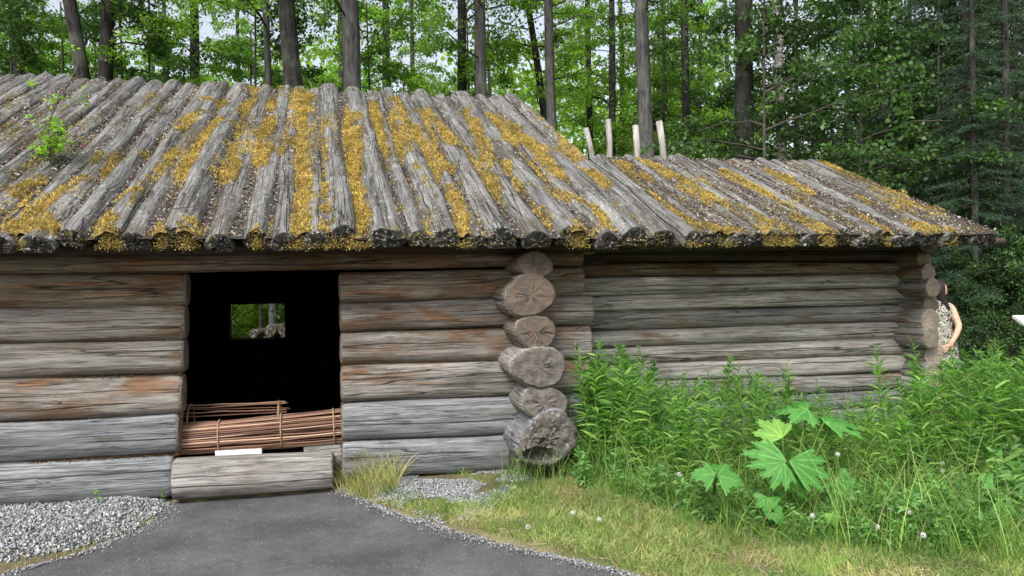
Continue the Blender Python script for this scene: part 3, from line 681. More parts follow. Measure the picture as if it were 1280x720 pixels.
    d = norml(-NN*.8+rng.normal(0, .6, (len(ss), 3))-ZV*.2); V, Fq = quads(pos-np.array(par.location), d, norml(np.cross(d, randdir(len(ss)))), rng.uniform(.008, .02, len(ss)), .005)
    place('eave_moss', fastmesh('eave_moss', V, Fq, [M['moss'], M['moss_dull']], (rng.random(len(ss)) < .35).astype(int)), par, kind='stuff')
    # litter flakes
    n = int(area*4200); s_, v_ = sample(n, None); h = roof_h(R_, s_, v_); mf = moss_field(R_, st, s_, v_)
    gut = h < (.058 if R_ is RA_REF else .075); pr = np.where(gut, .85, .03+.10*(fbm(s_*4, v_*4, 9) > .55)); pr = np.where(mf > .45, pr*.15, pr); kp = rng.random(n) < pr
    s_, v_, h, gut = s_[kp], v_[kp], h[kp], gut[kp]; w_ = np.maximum(h, .045 if R_ is RA_REF else .068)+rng.uniform(.0, .012, len(h))
    pos = O+s_[:, None]*A+(-.5+v_*C0-w_*C1)[:, None]*NN+(R_.z0+v_*C1+w_*C0)[:, None]*ZV
    nm = norml(up+rng.normal(0, .45, (len(pos), 3))); d = norml(np.cross(nm, randdir(len(pos)))); side = np.cross(nm, d)
    return quads(pos, d, side, rng.uniform(.008, .034, len(pos)), rng.uniform(.005, .018, len(pos)), .2)
fl = [roof_growth(main, RA, SA, 1.), roof_growth(annex, RB, SB, 5.)]
V, Fq = cat(fl)
place('leaf_litter', fastmesh('leaf_litter', V, Fq, [M['flake']]), label='dry leaf flakes and bark bits lying between the roof logs', cat='leaf litter', kind='stuff')
# twigs lying on the roof: each a thing
def twig(px, py, ang, L, r=.004, side=2, Rf=RA, label=''):
    s, v = roof_uv(px, py, Rf.th, Rf.z0, .1); nrm = -math.sin(Rf.th)*NN+math.cos(Rf.th)*ZV; up_ = math.cos(Rf.th)*NN+math.sin(Rf.th)*ZV
    mb = MB(); base = roof_pt(s, v, .125, Rf.th, Rf.z0); d = A*math.cos(ang)+up_*math.sin(ang)
    def arm(b, d_, L_, r_):
        n = 7; p = [b]; dd = d_.copy()
        for i in range(n): dd = unit(dd+rng.normal(0, .16, 3)*.8-nrm*.0); p.append(p[-1]+dd*L_/n+nrm*0)
        p = np.array(p); p += nrm*(.012*np.sin(np.linspace(0, 3, n+1)))[:, None]
        mb.tube(p, np.linspace(r_, r_*.35, n+1), 5); return p
    p = arm(base, d, L, r)
    for i in range(side):
        q = p[2+i*2 if 2+i*2 < len(p) else -2]; sg = 1 if i % 2 else -1
        arm(q, unit(d+sg*.8*np.cross(nrm, d)), L*.4, r*.6)
    place('fallen_twig', mb.mesh('fallen_twig', [M['twig']], origin=base), loc=base, label=label, cat='twig', group='dead twigs fallen on the roof logs')
for t_ in [(690, 210, .15, .62, .005, 3, RA, 'long forked dead twig lying across logs near the right verge'), (640, 245, 1.2, .4, .004, 2, RA, 'curved dead twig below the long forked one'), (700, 228, -.9, .55, .004, 1, RA, 'thin dead twig pointing down to the eave near the right verge'),
           (268, 158, .25, .42, .006, 3, RA, 'thick dark twig between moss streaks left of roof centre'), (275, 172, .9, .3, .005, 1, RA, 'pale twig standing up from dark twig cluster'), (345, 225, .1, .35, .004, 1, RA, 'short dead twig beside the brightest moss strip'),
           (430, 192, .05, .35, .003, 2, RA, 'thin twig crossing the moss strips at roof centre'), (120, 135, 1.5, .5, .006, 3, RA, 'dark forked twig sticking up at upper left of roof'), (215, 265, .0, .2, .004, 0, RA, 'stubby twig above the eave at lower left'),
           (965, 237, -.2, .4, .004, 2, RB, 'dead twig on the annex roof above its middle'), (1010, 262, -.3, .35, .003, 1, RB, 'thin twig on the annex roof near its eave')]:
    twig(*t_)
# chinking fibres along the wall seams
pos = []; 
for (xe, a0, b0, a1, b1, mk), dens in zip(Lrows, (1.2, 1.2, 2.2, 4, 3.2, 0)):
    q0, q1 = wz(0, b0), wz(xe, b1); k = int(900*dens); t = rng.uniform(-.45, 1, k); ss = q0[0]+(q1[0]-q0[0])*t; kk = fbm(ss*3, xe*.1, a0) > .42; ss, t = ss[kk], t[kk]
    zz = q0[2]+(q1[2]-q0[2])*t+rng.normal(-.004, .008, len(t)); pos.append(O+ss[:, None]*A+(.055+rng.normal(0, .008, len(t)))[:, None]*NN+zz[:, None]*ZV)
for (a0, b0, a1, b1, xe, mk), dens in zip(Rrows, (2, 1.8, 1.8, 2.4, 1., .6)):
    q0, q1 = wz(426, 290+b0), wz(635, 290+b1); k = int(800*dens); t = rng.uniform(0, 1.2, k); ss = q0[0]+(q1[0]-q0[0])*t; kk = fbm(ss*3, xe*.1, a0) > .42; ss, t = ss[kk], t[kk]
    zz = q0[2]+(q1[2]-q0[2])*t+rng.normal(-.004, .008, len(t)); pos.append(O+ss[:, None]*A+(.055+rng.normal(0, .008, len(t)))[:, None]*NN+zz[:, None]*ZV)
pos = np.concatenate(pos); d = norml(-NN*.5-ZV*.3+rng.normal(0, .6, (len(pos), 3)))
V, Fq = quads(pos-np.array(main.location), d, norml(np.cross(d, randdir(len(pos)))), rng.uniform(.01, .035, len(pos)), .005)
place('moss_chinking', fastmesh('moss_chinking', V, Fq, [M['chink']]), main, kind='stuff')

# ============================================================ IN THE DOORWAY
rodm = [island('peeled willow rods', [(0, (.09, .04, .03)), (.4, (.17, .085, .055)), (.8, (.26, .14, .09)), (1, (.42, .29, .19))], .55, .35, 0)]
hoopm = simple('bent willow hoop', (.20, .12, .07), (.34, .24, .15), 20)
def rods_mesh(name, c0, c1, r0_, r1_, k, rr, loc, sag=.0, flatk=1.):
    c0, c1 = np.array(c0), np.array(c1); ax = unit(c1-c0); b = unit(np.cross(ax, ZV)); u = np.cross(b, ax)*-1
    if u[2] < 0: u = -u
    pts = []; rad = []
    for i in range(k):
        an = 2*math.pi*(i+rng.uniform(-.25, .25))/k; L = np.linspace(-.03-rng.random()*.05, 1.03+rng.random()*.04, 9)
        j = rng.normal(0, .08)
        p = [c0+(c1-c0)*t+(b*math.cos(an+j*t)+u*math.sin(an+j*t)*flatk)*(r0_+(r1_-r0_)*t)+rng.normal(0, .0025, 3)-ZV*sag*math.sin(math.pi*min(max(t, 0), 1)) for t in L]
        pts.append(p); rad.append(np.linspace(rr*rng.uniform(.7, 1.25), rr*rng.uniform(.45, .9), 9))
    V, Fq = tubes(np.array(pts), np.array(rad), 5); return fastmesh(name, V-np.array(loc), Fq, rodm, smooth=True), (c0, c1, b, u)
def hoop(par, c, b, u, r, rr=.006, flatk=1.):
    mb = MB(); th = np.linspace(0, 2*math.pi, 25); mb.tube([c+(b*math.cos(t)+u*math.sin(t)*flatk)*r for t in th], rr, 6, cap=False)
    place('hoop', mb.mesh('hoop', [hoopm], True, origin=par.location), par)
q0 = wall(205, 533, .42); q1 = wall(352, 526, .42)
c0, c1 = P(q0[0], .42, q0[2]-.01), P(q1[0], .42, q1[2]-.01)
tr1 = empty('fish_trap', P(q0[0], .42, .3), 'round willow rod fish trap with open hoop end, behind the other one', 'fish trap', 'willow fish traps in the doorway')
me, (a_, b_, bb, uu) = rods_mesh('rods', c0, c1, .165, .165, 22, .006, tr1.location); place('rods', me, tr1)
for t in (.22, .98): hoop(tr1, c0+(c1-c0)*t, bb, uu, .172, .008)
q0 = wall(200, 553, .20); q1 = wall(440, 535, .20); c0, c1 = P(q0[0], .20, q0[2]+.01), P(q1[0], .20, q1[2]+.025)
tr2 = empty('fish_trap', P(q0[0], .2, .3), 'long brown willow fish trap with tied rods lying behind the door sill', 'fish trap', 'willow fish traps in the doorway')
me, (a_, b_, bb, uu) = rods_mesh('rods', c0, c1, .105, .135, 46, .0075, tr2.location, .005); place('rods', me, tr2)
mb_in, _ = rods_mesh('inner_rods', c0, c1, .05, .07, 16, .007, tr2.location); place('inner_rods', mb_in, tr2)
for t in (.30, .62, .90): hoop(tr2, c0+(c1-c0)*t, bb, uu, .115+.03*t, .006)
wp = simple('white painted board', (.62, .64, .62), (.74, .76, .74), 8, .6)
def plank(name, x0, x1, yt, yb, n, dpt, mt, label, c_):
    a_, b_ = wall(x0, (yt+yb)/2, n), wall(x1, (yt+yb)/2, n); hz = abs(wall(x0, yt, n)[2]-wall(x0, yb, n)[2])/2
    cc = P((a_[0]+b_[0])/2, n+dpt/2, (a_[2]+b_[2])/2); me_ = MB(); me_.box((0, 0, 0), A*(b_[0]-a_[0])/2, NN*dpt/2, ZV*hz, jit=.002)
    place(name, me_.mesh(name, [mt]), loc=cc, label=label, cat=c_)
plank('white_board', 269, 327, 562.5, 573, .10, .14, wp, 'white painted board lying flat on top of the door sill', 'board')
plank('grey_board', 380, 424, 558, 568, .11, .2, M['w_sil'], 'pale grey board end beside the right door jamb', 'board')

# ============================================================ POSTS behind the annex
for k, (xb, yb, xt, yt_, wpx) in enumerate([(738, 185, 733, 160, 7), (762, 200, 761, 149, 7.5), (797, 205, 794, 158, 8), (829, 200, 824, 152, 8.5)]):
    Yd = 8.9+k*.15; b_ = atdepth(xb, yb, Yd); t_ = atdepth(xt, yt_, Yd); d = (b_-t_)/np.linalg.norm(b_-t_); L = (t_[2]+.1)/-d[2]; g = t_+d*L
    r_ = wpx/2/FPX*Yd; mb = MB(); tt = np.linspace(0, 1, 14)[:, None]; pts = g+(t_-g)*tt+rng.normal(0, .006, (14, 3)); mb.tube(pts, r_*np.linspace(1.25, .95, 14), 10)
    place('pole', mb.mesh('pole', [M['post']], True, origin=g), loc=g, label=['short bleached pole nearest the main roof, leftmost of the four behind the annex ridge', 'straight bleached pole, second from the left behind the annex ridge', 'bleached pole leaning left, third from the left behind the annex ridge', 'tallest bleached pole with a bump, rightmost of the four behind the ridge'][k], cat='pole', group='bleached poles behind the annex')

# ============================================================ SIGN at right edge
sp_ = atdepth(1292, 402, 8.0); sg = empty('information_board', (sp_[0], 8.0, 0), 'white slanted board on a post, cut by the right edge of the photo', 'sign')
mb = MB(); mb.box((.06, 0, sp_[2]), np.array([.21, 0, 0]), np.array([0, .12, .05]), np.array([0, -.006, .014])); place('panel', mb.mesh('panel', [wp]), sg)
mb = MB(); mb.tube([(.1, .03, -.05), (.1, .03, sp_[2]-.02)], .03, 8); place('post', mb.mesh('post', [M['w_dark']], True), sg)

# ============================================================ LOG PILE beyond the window
lp = atdepth(340, 415, 13.5)
for k, (dx, dz, r_) in enumerate([(-.05, 0, .12), (.22, .0, .13), (.50, .0, .12), (.08, .22, .12), (.36, .22, .11), (-.34, -.05, .09), (.2, -.24, .13), (.48, -.24, .12), (-.1, -.24, .13), (.2, -.48, .13), (.48, -.48, .12), (-.1, -.48, .13)]):
    if dz > .1: continue
    c_ = np.array([lp[0]+dx, 13.5, lp[2]+dz+.02])
    o = put_log('firewood_log', None, c_, c_+np.array([.25, 1.3, 0]), (r_, r_), None, [M['w_dark'], M['e_roof']], seg=14, step=.2)
    tag(o, 'cut log in the dark pile under the tree seen through the cabin window', 'log', 'logs piled beyond the window')

# ============================================================ GRAVEL
ico_v = []; 
def rocks(pos, size, mat, name, label, flatten=.7):
    n = len(pos); b = np.array([(0, 0, 1), (1, 0, 0), (0, 1, 0), (-1, 0, 0), (0, -1, 0), (0, 0, -1)], float); b = np.concatenate([b, norml(np.array([(1, 1, .2), (-1, 1, -.2), (-1, -1, .3), (1, -1, -.1)], float))])
    fcs = np.array([(0, 1, 6), (0, 6, 2), (0, 2, 7), (0, 7, 3), (0, 3, 8), (0, 8, 4), (0, 4, 9), (0, 9, 1), (5, 6, 1), (5, 2, 6), (5, 7, 2), (5, 3, 7), (5, 8, 3), (5, 4, 8), (5, 9, 4), (5, 1, 9)])
    V = b[None]*(1+rng.uniform(-.35, .25, (n, 10, 1))); V = V*np.array([1, .8, flatten])*size[:, None, None]*rng.uniform(.7, 1.2, (n, 1, 3))
    q = norml(rng.normal(size=(n, 4))); w_, x, y, z = q.T
    Rm = np.stack([1-2*(y*y+z*z), 2*(x*y-z*w_), 2*(x*z+y*w_), 2*(x*y+z*w_), 1-2*(x*x+z*z), 2*(y*z-x*w_), 2*(x*z-y*w_), 2*(y*z+x*w_), 1-2*(x*x+y*y)], -1).reshape(n, 3, 3)
    V = np.einsum('nij,nkj->nki', Rm, V)+pos[:, None]; Fq = (fcs[None]+(np.arange(n)*10)[:, None, None]).reshape(-1, 3)
    return place(name, fastmesh(name, V.reshape(-1, 3), Fq, [mat]), label=label, cat='gravel', kind='stuff')
mg = NT('crushed stone', .85, .3); g_ = mg.n('NewGeometry'); c_ = mg.ramp(g_.outputs['Random Per Island'], [(0, (.06, .065, .07)), (.3, (.16, .168, .178)), (.6, (.26, .27, .28)), (.88, (.36, .365, .365)), (1, (.50, .49, .47))])
nz = mg.noise(mg.obj(0), 90, 3, .6); mg.color(mg.mix(.6, c_, mg.ramp(nz, [(.3, .65), (.7, 1.2)]), 'MULTIPLY')).bump(nz, .4, .004); M['stone'] = mg.m
def inquad(n, pxs, z=0.):
    """random ground points inside a photo-plane polygon projected to the ground"""
    pg = np.array([gnd(x, y)[:2] for x, y in pxs]); lo, hi = pg.min(0), pg.max(0); pts = rng.uniform(lo, hi, (n, 2))
    ins = np.zeros(n, bool); j = len(pg)-1
    for i in range(len(pg)):
        xi, yi = pg[i]; xj, yj = pg[j]
        c = ((yi > pts[:, 1]) != (yj > pts[:, 1])) & (pts[:, 0] < (xj-xi)*(pts[:, 1]-yi)/(yj-yi+1e-12)+xi); ins ^= c; j = i
    return pts[ins]
def ground3(p): return np.concatenate([p, gh(p[:, 0], p[:, 1])[:, None]], 1)
p = inquad(42000, [(-260, 640), (0, 630), (212, 612), (205, 640), (165, 668), (95, 692), (10, 712), (-120, 735), (-400, 720)])
p = ground3(p); p[:, 2] = np.maximum(p[:, 2], .01)+rng.uniform(0, .012, len(p)); rocks(p, rng.uniform(.006, .018, len(p))*rng.uniform(.6, 1, len(p)), M['stone'], 'gravel', 'coarse grey gravel along the foot of the left wall')
p = inquad(24000, [(455, 612), (520, 596), (640, 590), (665, 604), (640, 625), (600, 655), (560, 662), (500, 640), (470, 630)])
p = p[fbm(p[:, 0]*5, p[:, 1]*5, 2) > .43]; p = ground3(p); p[:, 2] = np.maximum(p[:, 2], .01)+rng.uniform(0, .01, len(p)); rocks(p, rng.uniform(.004, .011, len(p)), M['stone'], 'gravel', 'finer pale gravel right of the doorway under the wall')
# crumbs along the asphalt edge
NC = 9000; Y = rng.uniform(3.1, 5.75, NC); sg_ = rng.random(NC) < .33; X = np.where(sg_, edge_left(Y)+rng.normal(-.01, .04, NC)*(.4+1.6*vnoise(Y*5, 1)), edge_right(Y)+rng.normal(.03, .06, NC)*(.3+1.7*vnoise(Y*6, 4))); p = np.stack([X, Y, np.full(NC, .014)], 1)
rocks(p, rng.uniform(.003, .008, NC), M['stone'], 'gravel', 'small stone crumbs strewn along the asphalt edge')

p = inquad(420, [(120, 720), (215, 630), (430, 612), (800, 722)]); n_f = len(p); p3 = np.concatenate([p, np.full((n_f, 1), .019)], 1); nm = norml(ZV+rng.normal(0, .25, (n_f, 3))); d = norml(np.cross(nm, randdir(n_f)))
V, Fq = quads(p3, d, np.cross(nm, d), rng.uniform(.006, .022, n_f), rng.uniform(.003, .009, n_f), .2)
place('leaf_litter', fastmesh('leaf_litter', V, Fq, [M['flake']]), label='tiny dead leaf bits scattered over the asphalt path', cat='leaf litter', kind='stuff')
# ============================================================ GRASS
def grass(name, pts, L, W, mat, lean, label, cat_='grass', secs=3, up=1., kind='stuff'):
    n = len(pts); p = ground3(pts); an = rng.uniform(0, 2*math.pi, n); h = np.stack([np.cos(an), np.sin(an), np.zeros(n)], 1)
    d = norml(ZV*up+h*rng.uniform(0, lean, n)[:, None]); bend = h*rng.uniform(.1, .7, n)[:, None]-ZV*rng.uniform(0, .35, n)[:, None]
    V, Fq = blades(p-ZV*.01, d, bend, L, W, secs); return place(name, fastmesh(name, V, Fq, [mat]), label=label, cat=cat_, kind=kind)
def thin(p, sc, th, seed=0): return p[fbm(p[:, 0]*sc+seed, p[:, 1]*sc, seed) > th]
verge = [(455, 628), (520, 640), (600, 640), (700, 608), (800, 612), (900, 622), (1290, 640), (1500, 700), (1500, 900), (1000, 790), (800, 722), (690, 692), (560, 660)]
p = thin(inquad(110000, verge), 2.2, .30); grass('grass', p, rng.uniform(.025, .095, len(p)), .0035, M['dry'], 1.0, 'short yellowish dry grass along the path edge')
p = thin(inquad(70000, verge), 2.5, .38, 5); grass('grass', p, rng.uniform(.04, .12, len(p)), .004, M['grass'], .6, 'fresh green grass tufts in the dry verge')
p = inquad(9000, verge); p3 = ground3(p)+ZV*.012; d = norml(rng.normal(size=(len(p), 3))*np.array([1, 1, .12])); V, Fq = blades(p3, d, rng.normal(0, .2, (len(p), 3))*np.array([1, 1, .2]), rng.uniform(.03, .12, len(p)), .0035, 2)
place('straw', fastmesh('straw', V, Fq, [M['straw']]), label='flattened pale straw lying on the verge', cat='straw', kind='stuff')
mass = [(690, 592), (760, 628), (850, 660), (930, 688), (1100, 704), (1220, 710), (1420, 750), (1700, 640), (1350, 545), (1150, 545), (900, 560), (720, 570)]
p = inquad(30000, mass); grass('grass', p, rng.uniform(.10, .32, len(p)), rng.uniform(.004, .008, len(p)), M['grass'], .55, 'long green grass filling the weeds in front of the annex', secs=4)
p = inquad(900, mass); grass('straw', p, rng.uniform(.25, .7, len(p)), .004, M['straw'], .9, 'dry bent stalks tangled among the green weeds', 'straw', secs=5)
p = thin(inquad(6500, mass), 2, .45, 3); grass('grass', p, rng.uniform(.4, .72, len(p)), rng.uniform(.005, .009, len(p)), M['grass'], .35, 'tall arching grass blades among the weeds', secs=6)
p = inquad(1600, [(418, 600), (455, 600), (500, 604), (495, 625), (450, 628), (425, 618)]); grass('grass_tuft', p, rng.uniform(.15, .42, len(p)), .0035, M['dry'], .55, 'dry wispy grass tuft at the right door jamb', secs=5, kind='stuff')
p = thin(inquad(3200, [(470, 625), (520, 600), (650, 598), (680, 640), (600, 662), (520, 645)]), 4, .48, 7); grass('grass', p, rng.uniform(.03, .13, len(p)), .004, M['grass'], .7, 'sparse green blades coming through the right gravel')
p = inquad(420, [(640, 600), (700, 604), (720, 625), (600, 640)]); grass('grass_tuft', p, rng.uniform(.15, .42, len(p)), .004, M['grass'], .4, 'thin green grass under the rotten corner log', secs=5)
p = np.concatenate([inquad(2500, [(10, 712), (95, 690), (165, 664), (205, 640), (205, 655), (165, 684), (95, 705), (20, 722)]), inquad(900, [(140, 640), (190, 640), (190, 665), (130, 680)])])
grass('grass', p, rng.uniform(.01, .05, len(p)), .004, M['dry'], 1.2, 'mossy grass fringe between gravel and asphalt')
p = inquad(500, [(60, 625), (110, 620), (110, 640), (60, 645)]); p3 = ground3(p)+ZV*.015; d = norml(rng.normal(size=(len(p), 3))*np.array([1, 1, .4])); V, Fq = quads(p3, d, norml(np.cross(d, randdir(len(p)))), .02, .012)
place('wood_chips', fastmesh('wood_chips', V, Fq, [M['chink']]), label='brown bark bits on the gravel by the left wall', cat='bark bits', kind='stuff')

# ============================================================ WEEDS
def stem_leaf_mesh(H, nl, L0, W0, mat, droop=.35, uptip=.4, secs=4, leafstart=.12, lean=.06):
    k = 10; t = np.linspace(0, 1, k); an = rng.uniform(0, 6.28); lx, ly = math.cos(an)*lean*H, math.sin(an)*lean*H
    pts = np.stack([lx*t**2+.01*np.sin(t*7+an), ly*t**2+.01*np.cos(t*6), H*t], 1)
    V1, F1 = tubes(pts[None], np.linspace(.0045, .0015, k)[None], 4)
    tl = np.sort(rng.uniform(leafstart, 1, nl))**.85; pos = np.stack([np.interp(tl, t, pts[:, i]) for i in range(3)], 1)
    az_ = np.arange(nl)*2.399+rng.normal(0, .3, nl); h = np.stack([np.cos(az_), np.sin(az_), np.zeros(nl)], 1)
    ele = (.15+.9*np.clip((tl-.55)/.45, 0, 1)*uptip*2)[:, None]; d = norml(h+ZV*(ele+rng.normal(0, .28, (nl, 1))+.5))
    sz = np.interp(tl, [0, .3, .75, .93, 1], [.75, 1, .95, .6, .35])*rng.uniform(.8, 1.15, nl)
    V2, F2 = blades(pos, d, -ZV*droop*rng.uniform(.5, 1.4, (nl, 1))+h*.1, L0*sz, W0*np.sqrt(sz), secs, prof=[.25, .85, 1., .6, .05][:secs+1] if secs == 4 else None)
    return (V1, F1), (V2, F2)
def weed_proto(name, label, H, nl, L0, W0, mat, group, **kw):
    (V1, F1), (V2, F2) = stem_leaf_mesh(H, nl, L0, W0, mat, **kw)
    e = empty(name, (0, 0, 0), label, 'weed', group)
    place('stem', fastmesh('stem', V1, F1, [M['stem']]), e); place('leaves', fastmesh('leaves', V2, F2, [mat]), e); return e
GW = 'tall leafy stems growing along the annex wall'; LW = 'tall narrow leaved green weed in the stand before the annex wall'
pw = [weed_proto('fireweed', LW, rng.uniform(.75, .95), int(rng.uniform(65, 95)), rng.uniform(.10, .145), rng.uniform(.012, .017), M['weed'], GW) for _ in range(9)]
spots = []
def topx(x):   # silhouette of the stand in the photo (y of the tops)
    return np.interp(x, [700, 730, 760, 800, 830, 870, 920, 980, 1040, 1085, 1110, 1140, 1170, 1220, 1280, 1400], [470, 450, 440, 440, 480, 475, 462, 478, 500, 505, 490, 480, 445, 450, 440, 430])
def add_stem(x, y, top=None, first=False):
    g = gnd(x, y); g[2] = gh(g[0], g[1]); top = topx(x)-6+abs(rng.normal(0, 24)) if top is None else top
    t_ = atdepth(x, top, g[1]); return g, max(.3, t_[2]-g[2])
for k in range(235):
    x = rng.uniform(704, 1380) if k < 200 else rng.uniform(704, 860); yb = rng.uniform(574, np.interp(x, [700, 760, 850, 950, 1100, 1250, 1400], [590, 612, 630, 640, 640, 640, 640])); 
    g, h = add_stem(x, yb)
    n_ = float(np.dot(g-O, NN)); s_ = float(np.dot(g-O, A))
    if n_ > NB-.2 and s_ < 4.7: continue
    if s_ < .42 and n_ > -.35: continue
    spots.append((g, h))
for x, yb, top in [(1112, 585, 437), (1106, 590, 455), (758, 600, 437), (775, 605, 445), (788, 590, 438), (745, 596, 455), (735, 590, 470), (962, 600, 455), (918, 600, 455), (860, 590, 470), (1165, 600, 440), (1180, 605, 452), (1235, 600, 440), (1262, 610, 450), (945, 590, 470), (1030, 590, 480)]:
    g, h = add_stem(x, yb, top); spots.append((g, h))
first = set()
for k, (g, h) in enumerate(spots):
    i = k % len(pw); sc_ = h/.86; rot = (rng.normal(0, .06), rng.normal(0, .06), rng.uniform(0, 6.28))
    if i not in first: o = pw[i]; o.location = g; o.rotation_euler = rot; o.scale = (max(sc_, .8), max(sc_, .8), sc_); first.add(i)
    else: dup(pw[i], g, rot, (max(sc_, .8), max(sc_, .8), sc_))
# low bushy weeds in front
GB = 'low weeds at the front of the stand'
pb = [weed_proto('low_weed', 'low leafy green weed at the front edge of the weed stand', .26, 34, .085, .022, M['weed2'], GB, leafstart=.02, lean=.3, droop=.5) for _ in range(5)]
lw = []
for k in range(40):
    x = rng.uniform(880, 1300); lw.append((gnd(x, np.interp(x, [880, 1000, 1200, 1300], [672, 690, 700, 690])+rng.uniform(-14, 4)), rng.uniform(.5, .85)))
for k in range(46):
    x = rng.uniform(1065, 1225); y = rng.uniform(652, 698); lw.append((gnd(x, y), rng.uniform(.7, 1.15)))
for k in range(125):
    x = 705+600*rng.random()**1.25; y = np.interp(x, [700, 750, 850, 950, 1100, 1300], [606, 626, 656, 676, 672, 668])+rng.uniform(-34, 4); lw.append((gnd(x, y), rng.uniform(.6, 1.1)))
for k in range(16): lw.append((gnd(rng.uniform(1225, 1290), rng.uniform(600, 660)), rng.uniform(1., 1.7)))
fs = set()
for k, (g, sc_) in enumerate(lw):
    g[2] = gh(g[0], g[1]); i = k % len(pb); rot = (rng.normal(0, .12), rng.normal(0, .12), rng.uniform(0, 6.28))
    if i not in fs: o = pb[i]; o.location = g; o.rotation_euler = rot; o.scale = (sc_,)*3; fs.add(i)
    else: dup(pb[i], g, rot, sc_)
def one_weed(x, y, h, label, n=None, mat='weed', nl=24, L0=.09, W0=.018, z=None):
    (V1, F1), (V2, F2) = stem_leaf_mesh(h, nl, L0, W0, M[mat], leafstart=.2)
    g = gnd(x, y) if n is None else P(*[wall(x, y, n)[i] for i in range(3)]); 
    if n is None: g[2] = gh(g[0], g[1])
    e = empty('weed', g, label, 'weed'); place('stem', fastmesh('stem', V1, F1, [M['stem']]), e); place('leaves', fastmesh('leaves', V2, F2, [M[mat]]), e)
one_weed(522, 598, .27, 'small bright green weed growing against the bottom wall log right of the door', nl=22, L0=.085)
one_weed(122, 645, .11, 'tiny green seedling in the left gravel', nl=9, L0=.04, W0=.012)
one_weed(203, 632, .12, 'tiny green seedling at the foot of the door sill', nl=8, L0=.04, W0=.014)
one_weed(480, 628, .18, 'thin upright weed between gravel and the dry grass tuft', nl=12, L0=.04, W0=.01)
one_weed(645, 640, .32, 'upright yellow green weed in front of the rotten corner log', nl=26, L0=.055, W0=.01)

# big lobed leaves
def lobed_leaf(size, nl=5, ragged=.2, spread=2.1):
    """palmate toothed leaf in XY, stalk at origin, pointing +Y"""
    k = 150; th = np.linspace(-spread, spread, k); r = np.zeros(k)
    lob = np.linspace(-spread*.78, spread*.78, nl); ln = 1-.22*np.abs(np.linspace(-1, 1, nl)); gap = spread*.78*2/(nl-1)
    for a_, l_ in zip(lob, ln): r = np.maximum(r, l_*np.clip(1-(np.abs(th-a_)/(gap*.5))**1.6*.34, .64, 1))
    tooth = np.abs(((th*nl*1.9/spread) % 1)-.5)*2; r *= 1-.13*tooth; r *= np.clip((spread-np.abs(th))/.25, .15, 1); r *= 1+rng.normal(0, ragged*.07, k)
    rings = list(np.linspace(0, 1, 12)); VN = [1.]
    dth = np.array([np.min(np.abs(lob-t)) for t in th]); V = [(0, 0, 0)]; 
    fold = lambda q: np.array([.10*np.abs(np.sin((t-lob[np.argmin(np.abs(lob-t))])*2.2)) for t in th])
    fo = fold(0)
    for q in rings[1:]:
        rr = r*q; x = np.sin(th)*rr; y = np.cos(th)*rr; z = rr*fo*.9-.28*rr**2+rng.normal(0, .006, k)
        V += [(a_*size, b_*size, c_*size) for a_, b_, c_ in zip(x, y, z)]
        mv = np.exp(-(rr*np.sin(dth)/(.016*(1.3-q)+.006))**2); sv = .55*np.clip(1-np.abs(((rr-1.1*rr*dth)*9) % 1-.5)/.14, 0, 1)*(dth > .03); VN += list(np.maximum(mv, sv))
    Fs = [[0, 1+j, 2+j] for j in range(k-1)]
    for i in range(len(rings)-2): Fs += [[1+i*k+j, 1+(i+1)*k+j, 2+(i+1)*k+j, 2+i*k+j] for j in range(k-1)]
    return V, Fs, VN
def leaf_mat(name, a_, b_):
    m = NT(name, .55, .25); n_ = m.noise(m.obj(5), 14, 4, .6); n2 = m.noise(m.obj(9), 60, 2, .5); c = m.mix(m.ramp(n_, [(.3, 0), (.7, 1)]), a_, b_); at = m.n('Attribute', attribute_name='vein'); c = m.mix(m.math('MULTIPLY', at.outputs['Fac'], .6), c, tuple(min(1, x*1.7+.03) for x in b_)); c = m.mix(m.ramp(n2, [(.66, 0), (.72, .6)]), c, (.14, .13, .04)); m.color(c).bump(m.math('SUBTRACT', n_, m.math('MULTIPLY', at.outputs['Fac'], .7)), .6, .008); m.translucent(m.mix(1, c, (1.5, 1.7, .8), 'MULTIPLY'), .3); return m.m
M['cow'] = leaf_mat('cow parsnip leaf', (.05, .18, .035), (.095, .27, .055)); M['cow2'] = leaf_mat('young cow parsnip leaf', (.12, .27, .05), (.19, .36, .07))
def big_leaf(par, px, py, Y, size, ang, face, base, nl=5, mat='cow', spread=2.1, skew=0):
    """ang: direction of the leaf tip in the picture plane (0 right, 90 up); face: how far the blade is tipped up from facing the path"""
    V, Fs, VN = lobed_leaf(size, nl, spread=spread); c_ = atdepth(px, py, Y); me = fastmesh('leaf', np.array(V), Fs, [M[mat]], smooth=True); at_ = me.attributes.new('vein', 'FLOAT', 'POINT'); at_.data.foreach_set('value', np.array(VN, np.float32))
    f_ = math.radians(face); n_ = unit(np.array([skew, -math.cos(f_), math.sin(f_)])); a_ = math.radians(ang); tip = np.array([math.cos(a_), 0, math.sin(a_)]); tip = unit(tip-n_*np.dot(tip, n_)); xx = np.cross(tip, n_)
    o = place('leaf', me, par); o.matrix_basis = Matrix(((xx[0], tip[0], n_[0], c_[0]-par.location[0]), (xx[1], tip[1], n_[1], c_[1]-par.location[1]), (xx[2], tip[2], n_[2], c_[2]-par.location[2]), (0, 0, 0, 1)))
    mb = MB(); b = np.asarray(base); t = np.linspace(0, 1, 8)[:, None]; mid = (b+c_)/2+np.array([0, .05, .08]); pts = (1-t)**2*b+2*t*(1-t)*mid+t*t*c_
    mb.tube(pts, np.linspace(.006, .0035, 8), 6); place('leaf_stalk', mb.mesh('leaf_stalk', [M['stem']], True, origin=par.location), par)
